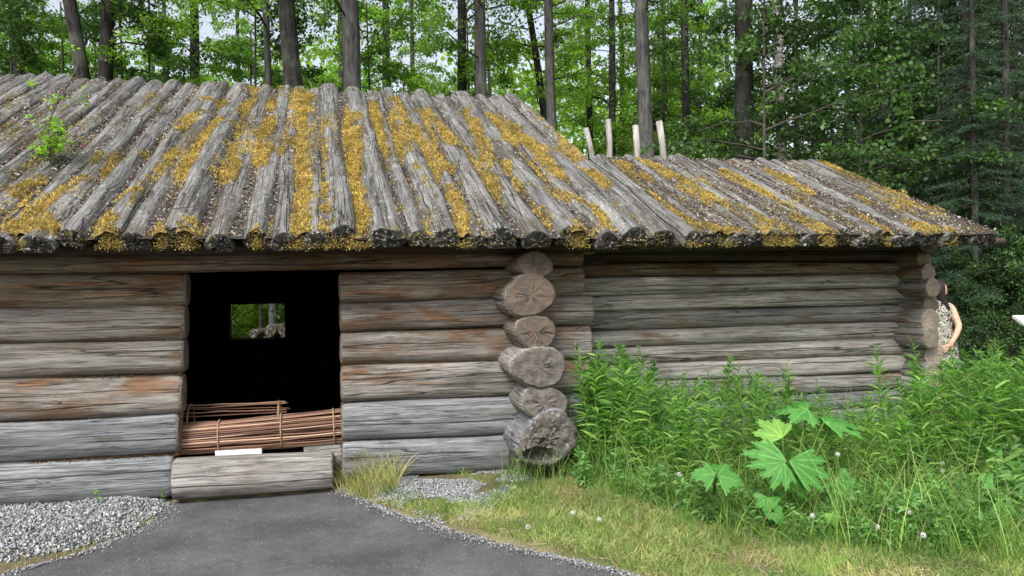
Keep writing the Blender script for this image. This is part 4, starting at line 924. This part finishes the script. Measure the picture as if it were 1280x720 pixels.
g = gnd(990, 655); cp = empty('cow_parsnip', g, 'large cow parsnip with broad toothed lobed leaves in the middle of the weeds', 'plant')
D = math.radians
big_leaf(cp, 978, 547, 4.70, .21, 115, 45, g, 5, 'cow2', 1.6)
big_leaf(cp, 983, 577, 4.46, .27, 152, 40, g, 5, 'cow', 1.05)
big_leaf(cp, 980, 578, 4.40, .19, 243, 35, g, 5, 'cow', 1.25)
big_leaf(cp, 986, 576, 4.38, .29, -22, 32, g, 5, 'cow', 1.0)
big_leaf(cp, 992, 590, 4.45, .17, -70, 20, g, 3, 'cow', 1.0)
big_leaf(cp, 1040, 532, 4.95, .26, 75, 72, g, 5, 'cow', 1.8)
big_leaf(cp, 1030, 528, 4.9, .22, 10, 74, g, 5, 'cow', 1.6)
big_leaf(cp, 1010, 512, 5.0, .22, 150, 70, g, 5, 'cow')
big_leaf(cp, 1045, 600, 4.7, .18, -60, 40, g, 5)
big_leaf(cp, 1045, 618, 4.55, .12, -80, 35, g, 5, 'cow')
big_leaf(cp, 960, 622, 4.4, .11, -100, 25, g, 5, 'cow')
big_leaf(cp, 968, 640, 4.38, .08, -60, 25, g, 3, 'cow')
g2 = gnd(893, 648); cq = empty('cow_parsnip', g2, 'smaller cow parsnip with three pale spreading leaflets left of the large one', 'plant')
big_leaf(cq, 894, 594, 4.42, .15, 165, 50, g2, 3, 'cow', 1.4); big_leaf(cq, 895, 592, 4.45, .12, 80, 60, g2, 3, 'cow', 1.3); big_leaf(cq, 897, 595, 4.4, .16, -15, 45, g2, 3, 'cow', 1.4)
g3 = gnd(1042, 672); cr = empty('cow_parsnip', g3, 'single small yellow green lobed leaf low at the front of the weeds', 'plant')
big_leaf(cr, 1040, 642, 4.36, .085, -80, 30, g3, 5, 'cow2')
g4 = gnd(1255, 668); cs = empty('cow_parsnip', g4, 'young cow parsnip with one broad leaf near the right edge', 'plant')
big_leaf(cs, 1245, 628, 4.5, .15, -35, 40, g4, 5, 'cow')
big_leaf(cs, 1240, 602, 4.6, .10, 150, 50, g4, 5, 'cow')

# dandelion clocks
M['clock'] = island('dandelion fluff', [(0, (.62, .62, .58)), (1, (.86, .86, .82))], .8, .1, .5, (1, 1, 1)); M['core'] = simple('seed head core', (.20, .17, .11), (.30, .26, .17), 80)
def clock_proto():
    e = empty('dandelion_clock', (0, 0, 0), 'x', 'dandelion', 'dandelion clocks in the grass')
    n = 130; d = randdir(n); r_ = .021
    t1 = tubes(np.stack([d*.004, d*r_], 1), np.full((n, 2), .00035), 3)
    sd_ = norml(np.cross(d, randdir(n))); n5 = 5; lst = [t1]
    for j in range(n5):
        an = j/n5*6.28; q = norml(sd_*math.cos(an)+np.cross(d, sd_)*math.sin(an)+d*.35); lst.append(quads(d*r_*.86, q, norml(np.cross(q, d)), .0085, .0022, 0))
    V, Fq = cat(lst); h = place('seed_head', fastmesh('seed_head', V, Fq, [M['clock']]), e)
    mb = MB(); th = np.linspace(-1.5, 1.5, 7); mb.tube([(0, 0, .006*math.sin(t)) for t in th], [.006*max(math.cos(t), .05) for t in th], 8); place('seed_core', mb.mesh('seed_core', [M['core']], True), h)
    return e, h
ce, ch = clock_proto()
cl = [(849, 593, 655, 'dandelion clock left of the small cow parsnip leaves'), (749, 649, 668, 'dandelion clock low in the dry grass below the corner post'), (1016, 645, 680, 'dandelion clock below the big lobed leaves'), (1047, 568, 660, 'dandelion clock right beside the biggest lobed leaf'), (1178, 579, 640, 'upper dandelion clock of the close pair in the right grass'), (1178, 588.5, 642, 'lower dandelion clock of the close pair in the right grass'), (1256, 556, 630, 'highest dandelion clock near the right edge'), (1114, 636, 680, 'dandelion clock at the upper left of the bushy front weeds'), (1137, 640, 684, 'dandelion clock at the top centre of the bushy front weeds'), (1097, 659, 690, 'dandelion clock at the lower left edge of the bushy front weeds'), (1154, 669, 700, 'lowest dandelion clock in the bushy front weeds'), (660, 659, 672, 'small dandelion clock in the verge nearest the path'), (716, 641, 668, 'half hidden dandelion clock in the grass left of the weed stand')]
for k, (x, y, yb, lab) in enumerate(cl):
    g = gnd(x+rng.uniform(-4, 4), yb); g[2] = gh(g[0], g[1]); t_ = atdepth(x, y, g[1]-.06)
    if k == 0: e = ce; e['label'] = lab; h = ch; e.location = g
    else: e = dup(ce, g, None, None, lab); h = [c for c in e.children if c.name.startswith('seed_head')][0]
    h.location = t_-g; h.rotation_euler = rng.uniform(0, 6, 3); sc_ = rng.uniform(.6, .85); h.scale = (sc_,)*3
    mb = MB(); t = np.linspace(0, 1, 7)[:, None]; pts = (t_-g)*t*np.array([1, 1, 1])+np.array([.01, .0, 0])*np.sin(t*3.14); mb.tube(pts, .0017, 5); place('stalk', mb.mesh('stalk', [M['stem']], True), e)

# ============================================================ SAPLING on the roof
s, v = roof_uv(62, 200, TH, Z0A, .09); g = roof_pt(s, v, .08, TH, Z0A); sp = empty('sapling', g, 'young leafy sapling with bare twigs growing out of the roof logs at left', 'sapling')
mb = MB(); tips = []
Yg = g[1]
def sap(pxs, r_):
    pts = np.array([g]+[atdepth(x, y, Yg+.02*i) for i, (x, y) in enumerate(pxs)]); tt = np.linspace(0, len(pts)-1, len(pts)*3); pts = np.stack([np.interp(tt, np.arange(len(pts)), pts[:, i]) for i in range(3)], 1)
    mb.tube(pts, np.linspace(r_, r_*.3, len(pts)), 6); return pts
a1 = sap([(58, 170), (57, 140), (61, 105), (59, 92)], .006); a2 = sap([(60, 155), (72, 128), (88, 100), (98, 80), (92, 60)], .008); a3 = sap([(72, 180), (80, 150), (83, 115)], .005); sap([(72, 170), (80, 150)], .003)
sap([(60, 155), (76, 112), (104, 92)], .004)
place('branches', mb.mesh('branches', [M['twig']], True, origin=g), sp)
pos = []
for (x0, y0, x1, y1, n, sgm) in [(58, 196, 68, 150, 170, 9), (52, 190, 60, 178, 40, 7), (76, 190, 78, 165, 60, 7), (45, 145, 40, 150, 8, 5), (95, 126, 108, 127, 9, 4), (75, 128, 70, 118, 14, 6), (40, 104, 44, 108, 7, 5), (104, 112, 106, 111, 5, 4), (88, 62, 84, 62, 6, 6), (62, 124, 60, 130, 6, 5)]:
    for _ in range(n):
        t = rng.random()
        if rng.random() < .15: continue
        pos.append(atdepth(x0+(x1-x0)*t+rng.normal(0, sgm), y0+(y1-y0)*t+rng.normal(0, sgm*.6), Yg+rng.normal(0, .05)))
pos = np.array(pos)-g; d = norml(randdir(len(pos))*np.array([1, 1, .5])+np.array([0, -.2, .0])); V, Fq = quads(pos, d, norml(np.cross(ZV+rng.normal(0, .4, (len(pos), 3)), d)), rng.uniform(.03, .06, len(pos)), rng.uniform(.022, .045, len(pos)), .15)
place('leaves', fastmesh('leaves', V, Fq, [M['leaf2']]), sp)
# second seedling twig on the roof
s, v = roof_uv(128, 150, TH, Z0A, .09); g = roof_pt(s, v, .08, TH, Z0A); Yg = g[1]; sp2 = empty('bare_seedling', g, 'bare dark upright seedling right of the leafy roof sapling', 'sapling'); mb = MB()
sap([(126, 135), (122, 118), (112, 105)], .004); sap([(125, 132), (118, 125)], .003); place('branches', mb.mesh('branches', [M['twig']], True, origin=g), sp2)

# ============================================================ TREES
def crown_proto(H0, H1, nb, spread, leafL, leafW, nleaf, mat, droop=.25, twn=7, rise=.35, seedy=0):
    bp = []; br = []; lp = []; ld = []
    for i in range(nb):
        t = (i+rng.random())/nb; z = H0+(H1-H0)*t; an = rng.uniform(0, 6.28); L = spread*(1-.55*t)*rng.uniform(.55, 1.15); m_ = 7; tt = np.linspace(0, 1, m_)
        h = np.array([math.cos(an), math.sin(an), 0]); jx = rng.normal(0, .06, (m_, 3))*L*tt[:, None]
        p_ = h*L*tt[:, None]+ZV*(z+rise*L*tt-droop*L*tt**2)[:, None]+jx; bp.append(p_); br.append(np.linspace(.022*L/spread+.006, .004, m_))
        for j in range(twn):
            q = rng.uniform(.25, 1.); b = np.array([np.interp(q, tt, p_[:, k]) for k in range(3)]); tl = L*rng.uniform(.18, .38)
            td = unit(h*rng.uniform(.2, 1)+rng.normal(0, .6, 3)*np.array([1, 1, .5])); ts = np.linspace(0, 1, m_)[:, None]; pp = b+td*tl*ts-ZV*tl*.25*ts**2; bp.append(pp); br.append(np.linspace(.005, .002, m_))
            n_ = int(nleaf*rng.uniform(.5, 1.5)); u_ = rng.uniform(.1, 1.05, n_)[:, None]
            lp.append(b+td*tl*u_-ZV*tl*.25*u_**2+rng.normal(0, .09, (n_, 3))*np.array([1, 1, .6])); ld.append(np.repeat(td[None], n_, 0))
    lp = np.concatenate(lp); ld = np.concatenate(ld); n = len(lp); d = norml(ld*.5+rng.normal(0, .7, (n, 3))-ZV*.35); side = norml(np.cross(norml(ZV+rng.normal(0, .55, (n, 3))), d))
    V, Fq = quads(lp, d, side, leafL*rng.uniform(.7, 1.2, n), leafW*rng.uniform(.7, 1.2, n), .12)
    Vb, Fb = tubes(np.array(bp), np.array(br), 3)
    return fastmesh('crown', V, Fq, [mat]), fastmesh('branches', Vb, Fb, [M['branch']])
high = [crown_proto(6.6, 13, 26, 2.5, .085, .065, 34, M[k]) for k in ('leaf', 'leaf2')]
mid_ = [crown_proto(3.2, 11, 38, 2.3, .085, .065, 34, M[k]) for k in ('leaf', 'leaf2', 'leafd')]
low = [crown_proto(.8, 7.5, 36, 2.1, .08, .062, 36, M[k]) for k in ('leaf', 'leaf2', 'leafd')]
shr = [crown_proto(.15, 2.8, 34, 1.5, .055, .04, 50, M[k], rise=.7) for k in ('leaf2', 'leafd')]
def spruce_proto():
    bp = []; br = []; lp = []; ld = []; H = 11
    for i in range(120):
        t = (i+.5)/120; z = .8+(H-.9)*t; an = i*2.399+rng.normal(0, .2); L = 2.1*(1-t)**.8*rng.uniform(.8, 1.1)+.1; m_ = 7; tt = np.linspace(0, 1, m_)
        h = np.array([math.cos(an), math.sin(an), 0]); sd_ = np.array([-h[1], h[0], 0]); p_ = h*L*tt[:, None]+ZV*(z-.35*L*tt+.12*L*tt**2)[:, None]; bp.append(p_); br.append(np.linspace(.014, .003, m_))
        n_ = int(L*16)+2
        for j in range(n_):
            q = rng.uniform(.12, 1); b = h*L*q+ZV*(z-.35*L*q+.12*L*q*q); sg = 1 if j % 2 else -1; td = unit(h*.6+sg*sd_*.8-ZV*.35+rng.normal(0, .15, 3)); tl = L*.3*(1.15-q)+.12
            k_ = int(tl*85)+3; u_ = np.linspace(0, 1, k_)[:, None]; lp.append(b+td*tl*u_+rng.normal(0, .008, (k_, 3))); ld.append(np.repeat(td[None], k_, 0))
    lp = np.concatenate(lp); ld = np.concatenate(ld); n = len(lp); d = norml(ld*.5+rng.normal(0, .6, (n, 3))); V, Fq = quads(lp, d, norml(np.cross(d, randdir(n))), rng.uniform(.035, .06, n), .011, .1)
    Vb, Fb = tubes(np.array(bp), np.array(br), 3); return fastmesh('crown', V, Fq, [M['needle']]), fastmesh('branches', Vb, Fb, [M['branch']])
spr = spruce_proto()
def trunk_mesh(r, H, mat, bend=.05):
    k = 26; z = np.linspace(-.3, H, k); ph = rng.random(4)*6; pts = np.stack([bend*np.sin(z*.45+ph[0])-bend*math.sin(ph[0]), bend*np.sin(z*.38+ph[1])-bend*math.sin(ph[1]), z], 1)
    sg = 12; th = np.arange(sg)/sg*6.2832; V = []
    for p_, zz in zip(pts, z):
        rr = r*(1.05-.6*np.clip(zz/H, 0, 1))*(1+.35*np.exp(-max(zz, 0)*3))*(1+.06*np.sin(3*th+zz)+.05*np.sin(5*th-zz*2+ph[2])+.03*rng.normal(size=sg))
        V.append(np.stack([p_[0]+np.cos(th)*rr, p_[1]+np.sin(th)*rr, np.full(sg, zz)], 1))
    V = np.concatenate(V); Fs = [[i*sg+j, i*sg+(j+1) % sg, (i+1)*sg+(j+1) % sg, (i+1)*sg+j] for i in range(k-1) for j in range(sg)]+[[(k-1)*sg+j for j in range(sg)]]
    return fastmesh('trunk', V, Fs, [mat], smooth=True)
def tree(x, y, Y, wpx, crown, label, group, mat='bark', lean=0., H=13, name='tree', sc_=None, bend=.05):
    b_ = atdepth(x, y, Y); r_ = max(.02, wpx/2/FPX*Y); zz = b_[2]; X = b_[0]-lean*zz
    z0 = float(gh(X, Y)); e = empty(name, (X, Y, z0), label, 'tree', group); e.rotation_euler = (rng.normal(0, .006), lean, 0)
    # taper: wanted radius at height zz
    rb = r_/(1.05-.6*min(zz/H, 1)); place('trunk', trunk_mesh(rb, H, M[mat], bend), e)
    if crown:
        sc_ = sc_ or rng.uniform(.9, 1.15); rz = rng.uniform(0, 6.28)
        for nm, me in (('crown', crown[0]), ('branches', crown[1])):
            c = place(nm, me, e, rot=(0, 0, rz)); c.scale = (sc_,)*3
    return e
GT = 'forest trees behind the cabin'
T = [(8, 60, 22, 8, 'mid0', 'thin grey trunk at the far left edge of the forest', 'bark', 0), (22, 60, 17, 13, 'high0', 'dark trunk second from the left edge', 'barkd', 0), (98, 60, 13.6, 16, 'high0', 'brown trunk leaning left above the roof sapling', 'barkd', -.16), (131, 60, 15, 16, 'high1', 'thick dark trunk just right of the leaning one at left', 'barkd', .02),
     (205, 60, 27, 5, 'mid0', 'very thin far trunk at upper left', 'barkd', 0), (240, 60, 19, 11, 'mid1', 'straight dark trunk above the mossy left roof part', 'barkd', 0), (362, 60, 12.8, 21, 'high1', 'thick dark trunk above the brightest moss strip, leaning slightly left', 'barkd', -.06), (437, 60, 13.4, 21, 'high0', 'thick pale grey trunk rising right behind the ridge centre', 'bark', 0),
     (479, 60, 22, 9, 'mid1', 'thin dark trunk right of the thick pale grey one', 'barkd', 0), (515, 60, 28, 5, 'mid0', 'slender far trunk above the roof centre', 'barkd', 0), (582, 60, 18, 11, 'high1', 'dark trunk left in the close pair above the right roof half', 'barkd', 0), (606, 60, 16, 14, 'high0', 'grey trunk right in the close pair above the right roof half', 'bark', 0),
     (663, 60, 19, 8, 'high1', 'slim trunk leaning left between the pair and the grey one', 'barkd', -.13), (690, 60, 17, 11, 'high0', 'grey trunk leaning left just before the roof verge', 'bark', -.03), (738, 80, 23, 7, 'mid1', 'slim dark trunk above the leftmost pole', 'barkd', 0), (762, 80, 21, 8, 'high1', 'dark trunk rising behind the second pole', 'barkd', 0), (773, 80, 25, 6, 'mid0', 'thin trunk right beside the one behind the second pole', 'barkd', 0),
     (809, 80, 14.5, 17, 'high0', 'thick grey trunk between the third and fourth pole', 'bark', -.01), (829, 60, 23, 6, 'mid1', 'thin dark trunk right of the fourth pole', 'barkd', .02), (857, 60, 20, 9, 'mid2', 'dark trunk above the left part of annex roof', 'barkd', -.03), (874, 100, 26, 5, 'mid2', 'slender far trunk above the annex roof', 'barkd', .05),
     (932, 80, 13.6, 21, 'high1', 'thick dark trunk above the middle of the annex ridge', 'barkd', 0), (970, 80, 16.5, 12, 'mid2', 'pale birch trunk right of the thick dark one above the annex', 'barkp', -.01), (1145, 120, 20, 6, 'mid2', 'thin trunk buried in the dark foliage at right', 'barkd', 0), (1276, 120, 15, 6, 'mid2', 'slim trunk at the right edge of the forest', 'barkd', 0), (1085, 100, 17, 9, 'mid2', 'dark trunk hidden among the leaves at upper right', 'barkd', 0)]
CR = {'high0': high[0], 'high1': high[1], 'mid0': mid_[0], 'mid1': mid_[1], 'mid2': mid_[2]}
for x, y, Y, wpx, cr_, lab, mt, ln in T: tree(x, y, Y, wpx, CR[cr_], lab, GT, mt, ln)
GU = 'young understorey trees'
for k, (x, Y, cr_) in enumerate([(20, 16, 2), (60, 18, 2), (150, 17, 2), (200, 16, 2), (325, 15.5, 2), (30, 24, 1), (110, 25, 0), (180, 24, 1), (255, 25, 1), (330, 22, 1), (400, 24, 1), (460, 26, 0), (545, 25, 1)]):
    tree(x, 300, Y, 4, low[cr_], 'dark leaved young tree low behind the left ridge' if cr_ == 2 else 'thin young broadleaf tree filling the forest behind the cabin', GU+(' at left' if cr_ == 2 else ''), 'branch', 0, 8, 'young_tree', 1.1)
for k in range(24):
    x = -60+1000*((k+.5)/24)+rng.uniform(-20, 20); Y = [18, 23, 28][k % 3]+rng.uniform(-1.5, 2)
    if 640 < x < 790 or 275 < x < 300: continue
    tree(x, 300, Y, 3.5, low[[0, 1, 1][k % 3]], 'thin young broadleaf tree filling the forest behind the cabin', GU, 'branch', 0, 8, 'young_tree')
for k in range(16):
    x = 940+420*((k+.5)/16)+rng.uniform(-15, 15); Y = [12.5, 16, 20, 24][k % 4]+rng.uniform(-1, 1)
    tree(x, 300, Y, 4, low[2], 'dark leaved young tree in the dense thicket at right', 'dark young trees at right', 'branch', 0, 8, 'young_tree')
tree(1110, 200, 15., 14, spr, 'tall dark spruce with drooping branches at upper right', None, 'barkd', 0, 11.5, 'spruce_tree', 1.1)
tree(1215, 200, 13., 12, spr, 'dark spruce behind the woman near the right edge', None, 'barkd', 0, 11, 'spruce_tree', .95)
tree(1262, 200, 11.8, 9, spr, 'smaller dark spruce right of the woman at the thicket edge', None, 'barkd', 0, 9, 'spruce_tree', .8)
tree(1190, 200, 17., 12, spr, 'far dark spruce above the annex eave end', None, 'barkd', 0, 11.5, 'spruce_tree', 1.15)
tree(1218, 200, 11.6, 8, spr, 'low young spruce directly behind the woman', None, 'barkd', 0, 7, 'spruce_tree', .62)
tree(1300, 200, 12.6, 9, spr, 'young spruce behind the white slanted board', None, 'barkd', 0, 8, 'spruce_tree', .72)
tree(1330, 200, 16., 12, spr, 'dark spruce cut by the right edge', None, 'barkd', 0, 11.5, 'spruce_tree', 1.1)
for k in range(20):   # second row, bigger trees far behind
    x = -150+1580*(k+.5)/20+rng.uniform(-20, 20); Y = rng.uniform(28, 38)
    if 730 < x < 770: continue
    tree(x, 200, Y, rng.uniform(4, 8), [mid_[0], mid_[1], mid_[2] if x > 880 else mid_[1]][k % 3], 'far broadleaf tree deep in the forest', 'far forest trees', 'barkd', 0, 14, 'tree', 1.25)
# shrubs: seen through the window, right thicket, left
GS = 'shrubs at the forest edge'
for k, (x, Y, i, s_) in enumerate([(290, 15.5, 0, .9), (320, 17, 0, 1.1), (350, 18, 0, 1.0), (305, 19.5, 0, 1.2), (372, 16.5, 0, .9), (268, 17, 0, 1.), (1238, 11.4, 1, .62), (1300, 11.0, 1, .75), (1205, 13, 1, .8), (1360, 11.5, 1, .9), (1275, 13.5, 1, .8)]):
    b_ = atdepth(x, 400, Y); e = empty('shrub', (b_[0], Y, float(gh(b_[0], Y))), ['bright green shrub seen through the cabin window', 'dark green shrub in the thicket behind the woman'][i], 'shrub', GS+(' beyond the window' if i == 0 else ' at right'))
    rz = rng.uniform(0, 6)
    for nm, me in (('crown', shr[i][0]), ('branches', shr[i][1])):
        c = place(nm, me, e, rot=(0, 0, rz)); c.scale = (s_,)*3
tree(340, 400, 14.6, 11, high[1], 'grey trunk seen through the cabin window beside the log pile', GT, 'bark', 0)
# trees beside and behind the camera side (close the clearing for light; out of frame)
# far woods mass
n = 90000; X = rng.uniform(-48, 52, n); Yd = rng.uniform(40, 52, n); z = rng.uniform(0, 15, n); kp = (fbm(X*.35, z*.35, 3) > .51); X, Yd, z = X[kp], Yd[kp], z[kp]
pos = np.stack([X, Yd, z], 1); d = randdir(len(pos)); V, Fq = quads(pos, d, norml(np.cross(d, randdir(len(pos)))), .42, .34, .1)
place('far_woods', fastmesh('far_woods', V, Fq, [M['leaf2']]), label='hazy pale green mass of far foliage behind the forest trees', cat='woods', kind='stuff')
# forest floor cover
p = np.stack([rng.uniform(-16, 16, 26000), rng.uniform(8.5, 26, 26000)], 1); s_ = (p-O[:2])@A[:2]; n_ = (p-O[:2])@NN[:2]; p = p[~((s_ > -5.6) & (s_ < .6) & (n_ < 6.6)) & ~((s_ < 4.8) & (s_ > 0) & (n_ < 2.6))]
p3 = ground3(p); d = norml(randdir(len(p))*np.array([1, 1, .4])+ZV*.5); V, Fq = quads(p3+ZV*rng.uniform(0, .25, (len(p), 1)), d, norml(np.cross(d, randdir(len(p)))), rng.uniform(.08, .2, len(p)), .08, .1)
place('forest_floor_plants', fastmesh('forest_floor_plants', V, Fq, [M['leafd']]), label='low green plants covering the forest floor', cat='ground cover', kind='stuff')

# ============================================================ PERSON
PX, PY = (1174-640)/FPX*8.7, 8.7
pe = empty('person', (PX, PY, 0), 'woman in a sleeveless black and cream patterned dress standing behind the annex corner', 'person')
skin = NT('skin', .5, .35); skin.color((.52, .31, .22)); skin.b.inputs['Subsurface Weight'].default_value = .08; skin.b.inputs['Subsurface Radius'].default_value = (.01, .004, .002); skin = skin.m
def skinned(name, verts, edges, radii, mat, parent, root=0, sub=2):
    me = bpy.data.meshes.new(name); me.from_pydata([tuple(v) for v in verts], edges, []); me.materials.append(mat)
    o = place(name, me, parent); md = o.modifiers.new('skin', 'SKIN'); sv = me.skin_vertices[0].data
    for i, r_ in enumerate(radii): sv[i].radius = (r_, r_) if not hasattr(r_, '__len__') else r_; sv[i].use_root = (i == root)
    md.use_smooth_shade = True; s2 = o.modifiers.new('sub', 'SUBSURF'); s2.levels = s2.render_levels = sub; return o
# local frame: x right (image), -y toward camera, body turned with its back to the camera
v = [(0, 0, .88), (0, .0, 1.0), (0, -.01, 1.13), (0, -.01, 1.25), (.0, 0, 1.33), (.005, .01, 1.38), (.01, .02, 1.45), (.012, .025, 1.52),
     (.09, -.01, 1.285), (.135, -.01, 1.265), (.158, -.06, 1.14), (.175, -.11, 1.03), (.10, -.17, .93), (.03, -.19, .83),  # right arm
     (-.09, -.01, 1.285), (-.15, -.0, 1.26), (-.19, .02, 1.13), (-.2, .05, 1.0), (-.17, .14, .9), (-.12, .2, .85),
     (.08, 0, .82), (.085, .005, .46), (.08, -.02, .08), (.085, .10, .03), (-.08, 0, .82), (-.085, .005, .46), (-.08, -.02, .08), (-.085, .1, .03)]
e = [(0, 1), (1, 2), (2, 3), (3, 4), (4, 5), (5, 6), (6, 7), (3, 8), (8, 9), (9, 10), (10, 11), (11, 12), (12, 13), (3, 14), (14, 15), (15, 16), (16, 17), (17, 18), (18, 19), (0, 20), (20, 21), (21, 22), (22, 23), (0, 24), (24, 25), (25, 26), (26, 27)]
r_ = [(.13, .10), (.11, .085), (.12, .09), (.10, .08), .05, .042, (.07, .085), (.055, .07), .058, .05, .046, .04, .035, .026, .055, .045, .04, .034, .028, .022, .075, .05, .033, .03, .075, .05, .033, .03]
# hand: palm and fingers as chains from wrist
hv = (.03, -.19, .83)
def hand(base, dirv, spread, v, e, r_, wr):
    b = np.array(base); d = unit(dirv); sdv = unit(spread); nmv = np.cross(d, sdv)
    pi_ = len(v); v.append(tuple(b+d*.045)); e.append((wr, pi_)); r_.append((.03, .016))
    for k, (off, L) in enumerate([(-.026, .062), (-.009, .072), (.009, .068), (.025, .052)]):
        k0 = len(v); p0 = b+d*.08+sdv*off; v.append(tuple(p0)); e.append((pi_, k0)); r_.append(.0095)
        p1 = p0+unit(d+sdv*off*5)*L*.5+nmv*.004; v.append(tuple(p1)); e.append((k0, k0+1)); r_.append(.0088); p2 = p1+unit(d*.9+nmv*.35+sdv*off*5)*L*.5; v.append(tuple(p2)); e.append((k0+1, k0+2)); r_.append(.007)
    k0 = len(v); p0 = b+d*.02-sdv*.035; v.append(tuple(p0)); e.append((wr, k0)); r_.append(.011); v.append(tuple(p0+unit(d*.7-sdv*.8)*.05)); e.append((k0, k0+1)); r_.append(.009)
hand(hv, (-.62, -.05, -.5), (-.5, .1, .62), v, e, r_, 13); hand((-.12, .2, .85), (.5, .3, -.3), (.2, 0, 1), v, e, r_, 19)
body = skinned('body', v, e, r_, skin, pe)
# head: shaped ellipsoid with nose, lips, ears; face turned right (+x) and away
def head_mesh():
    nu, nv = 28, 20; V = []
    for i in range(nv+1):
        ph = math.pi*i/nv-math.pi/2
        for j in range(nu):
            t = 2*math.pi*j/nu; x = math.cos(ph)*math.cos(t); y = math.cos(ph)*math.sin(t); z = math.sin(ph)
            # face along +x
            px = .088*x*(1+.08*max(x, 0)); py = .072*y*(1-.25*max(-z, 0)); pz = .112*z
            if x > .3 and z < -.2: px += .006
            g_ = math.exp(-(y/.16)**2-((z+.08)/.18)**2)*(x > 0); px += .024*g_
            g2 = math.exp(-(y/.28)**2-((z+.47)/.09)**2)*(x > 0); px += .008*g2
            for sy in (-1, 1): px -= .009*math.exp(-((y-sy*.42)/.16)**2-((z-.12)/.12)**2)*(x > 0)
            V.append((px, py, pz))
    Fs = [[i*nu+j, i*nu+(j+1) % nu, (i+1)*nu+(j+1) % nu, (i+1)*nu+j] for i in range(nv) for j in range(nu)]
    return np.array(V), Fs
V, Fs = head_mesh(); hc = np.array([.012, .02, 1.475]); ry = D(8)
Rz = np.array([[math.cos(ry), -math.sin(ry), 0], [math.sin(ry), math.cos(ry), 0], [0, 0, 1]]); mbh = MB(); mbh.add(V@Rz.T+hc, Fs, 0)
for sy in (-1, 1):
    t = np.linspace(0, 2*math.pi, 11); mbh.tube([Rz@np.array([-.004+.014*math.cos(a_), sy*.074, -.005+.024*math.sin(a_)])+hc for a_ in t], .0065, 6, 0)
    mbh.tube([Rz@np.array([.076, sy*.028, .013])+hc, Rz@np.array([.082, sy*.03, .013])+hc], [.010, .006], 10, 1)
mbh.tube([Rz@np.array([.087, -.022, -.052])+hc, Rz@np.array([.095, 0, -.051])+hc, Rz@np.array([.087, .022, -.052])+hc], .005, 6, 2)
place('head', mbh.mesh('head', [skin, simple('eyes', (.02, .015, .012), (.03, .02, .015), 5), simple('lips', (.45, .16, .14), (.5, .2, .17), 5)], True), body)
# hair: long, over back of head and shoulders
mb = MB(); nu = 26; Vh = []
prof = [(1.600, .015, 0), (1.594, .05, 0), (1.575, .078, -.004), (1.53, .094, -.008), (1.48, .096, -.012), (1.43, .088, -.018), (1.38, .075, -.026), (1.33, .07, -.04), (1.28, .066, -.062), (1.24, .05, -.08), (1.20, .018, -.088)]
for z, rr, yo in prof:
    for j in range(nu):
        t = 2*math.pi*j/nu; q = 1+.06*math.sin(9*t+z*14)+.05*rng.normal(); fx = math.cos(t-ry)
        f_ = 1-.62*min(1, max(0, (fx-.15)/.45))*(z < 1.565) if z > 1.39 else 1-.5*max(0, fx)
        lean = max(0, 1.42-z)*.30
        Vh.append((.005+rr*math.cos(t)*f_*(.92+.04*rng.normal())+lean, .015+rr*math.sin(t)*q*f_*(.8 if z < 1.3 else 1)+yo, z+.006*rng.normal()))
Fh = [[i*nu+j, (i+1)*nu+j, (i+1)*nu+(j+1) % nu, i*nu+(j+1) % nu] for i in range(len(prof)-1) for j in range(nu)]+[list(range(nu))[::-1], [(len(prof)-1)*nu+j for j in range(nu)]]
mb.add(Vh, Fh); hm = NT('black hair', .65, .2); hn = hm.noise(hm.sc(hm.obj(0), (90, 90, 4)), 1, 3, .6); hm.color(hm.mix(hn, (.006, .005, .005), (.03, .025, .022))).bump(hn, .6, .006)
place('hair', mb.mesh('hair', [hm.m], True), body)
# dress
dm = NT('patterned dress cloth', .85, .15); dv = dm.obj(0); wv = dm.noise(dv, 9, 3, .6, 2.5); vd = dm.vor(dm.sc(dv, (1, 1, .8)), 17, 'DISTANCE_TO_EDGE'); c = dm.mix(dm.ramp(wv, [(.44, 0), (.47, 1), (.51, 1), (.54, 0)]), (.03, .03, .028), (.42, .40, .34)); c = dm.mix(dm.ramp(vd, [(.02, 1), (.05, 0)]), c, (.42, .40, .33))
dm.color(c).bump(wv, .2, .01)
prof = [(1.335, .075, .06), (1.30, .125, .075), (1.26, .158, .09), (1.20, .158, .102), (1.12, .15, .105), (1.02, .135, .10), (.94, .15, .11), (.84, .19, .13), (.72, .215, .14), (.58, .235, .15), (.44, .25, .16)]
nu = 48; Vd = []
for q in (1, .97):
    for z, rx, ry_ in prof:
        for j in range(nu):
            t = 2*math.pi*j/nu; fo = 1+(.05*math.sin(7*t+z*2)+.03*math.sin(12*t))*np.clip((1.0-z)/.5, 0, 1)
            Vd.append((rx*math.cos(t)*fo*q, ry_*math.sin(t)*fo*q-.005, z))
L_ = len(prof); Fd = []
for o_ in (0, L_*nu):
    for i in range(L_-1):
        for j in range(nu):
            f = [o_+i*nu+j, o_+(i+1)*nu+j, o_+(i+1)*nu+(j+1) % nu, o_+i*nu+(j+1) % nu]; Fd.append(f if o_ == 0 else f[::-1])
Fd += [[j, (j+1) % nu, L_*nu+(j+1) % nu, L_*nu+j] for j in range(nu)]+[[(L_-1)*nu+j, L_*nu+(L_-1)*nu+j, L_*nu+(L_-1)*nu+(j+1) % nu, (L_-1)*nu+(j+1) % nu] for j in range(nu)]
mb = MB(); mb.add(Vd, Fd); place('dress', mb.mesh('dress', [dm.m], True), body)
pe.scale = (.96, .96, .955)
print('objects', len(bpy.data.objects), 'verts', sum(len(m_.vertices) for m_ in bpy.data.meshes))
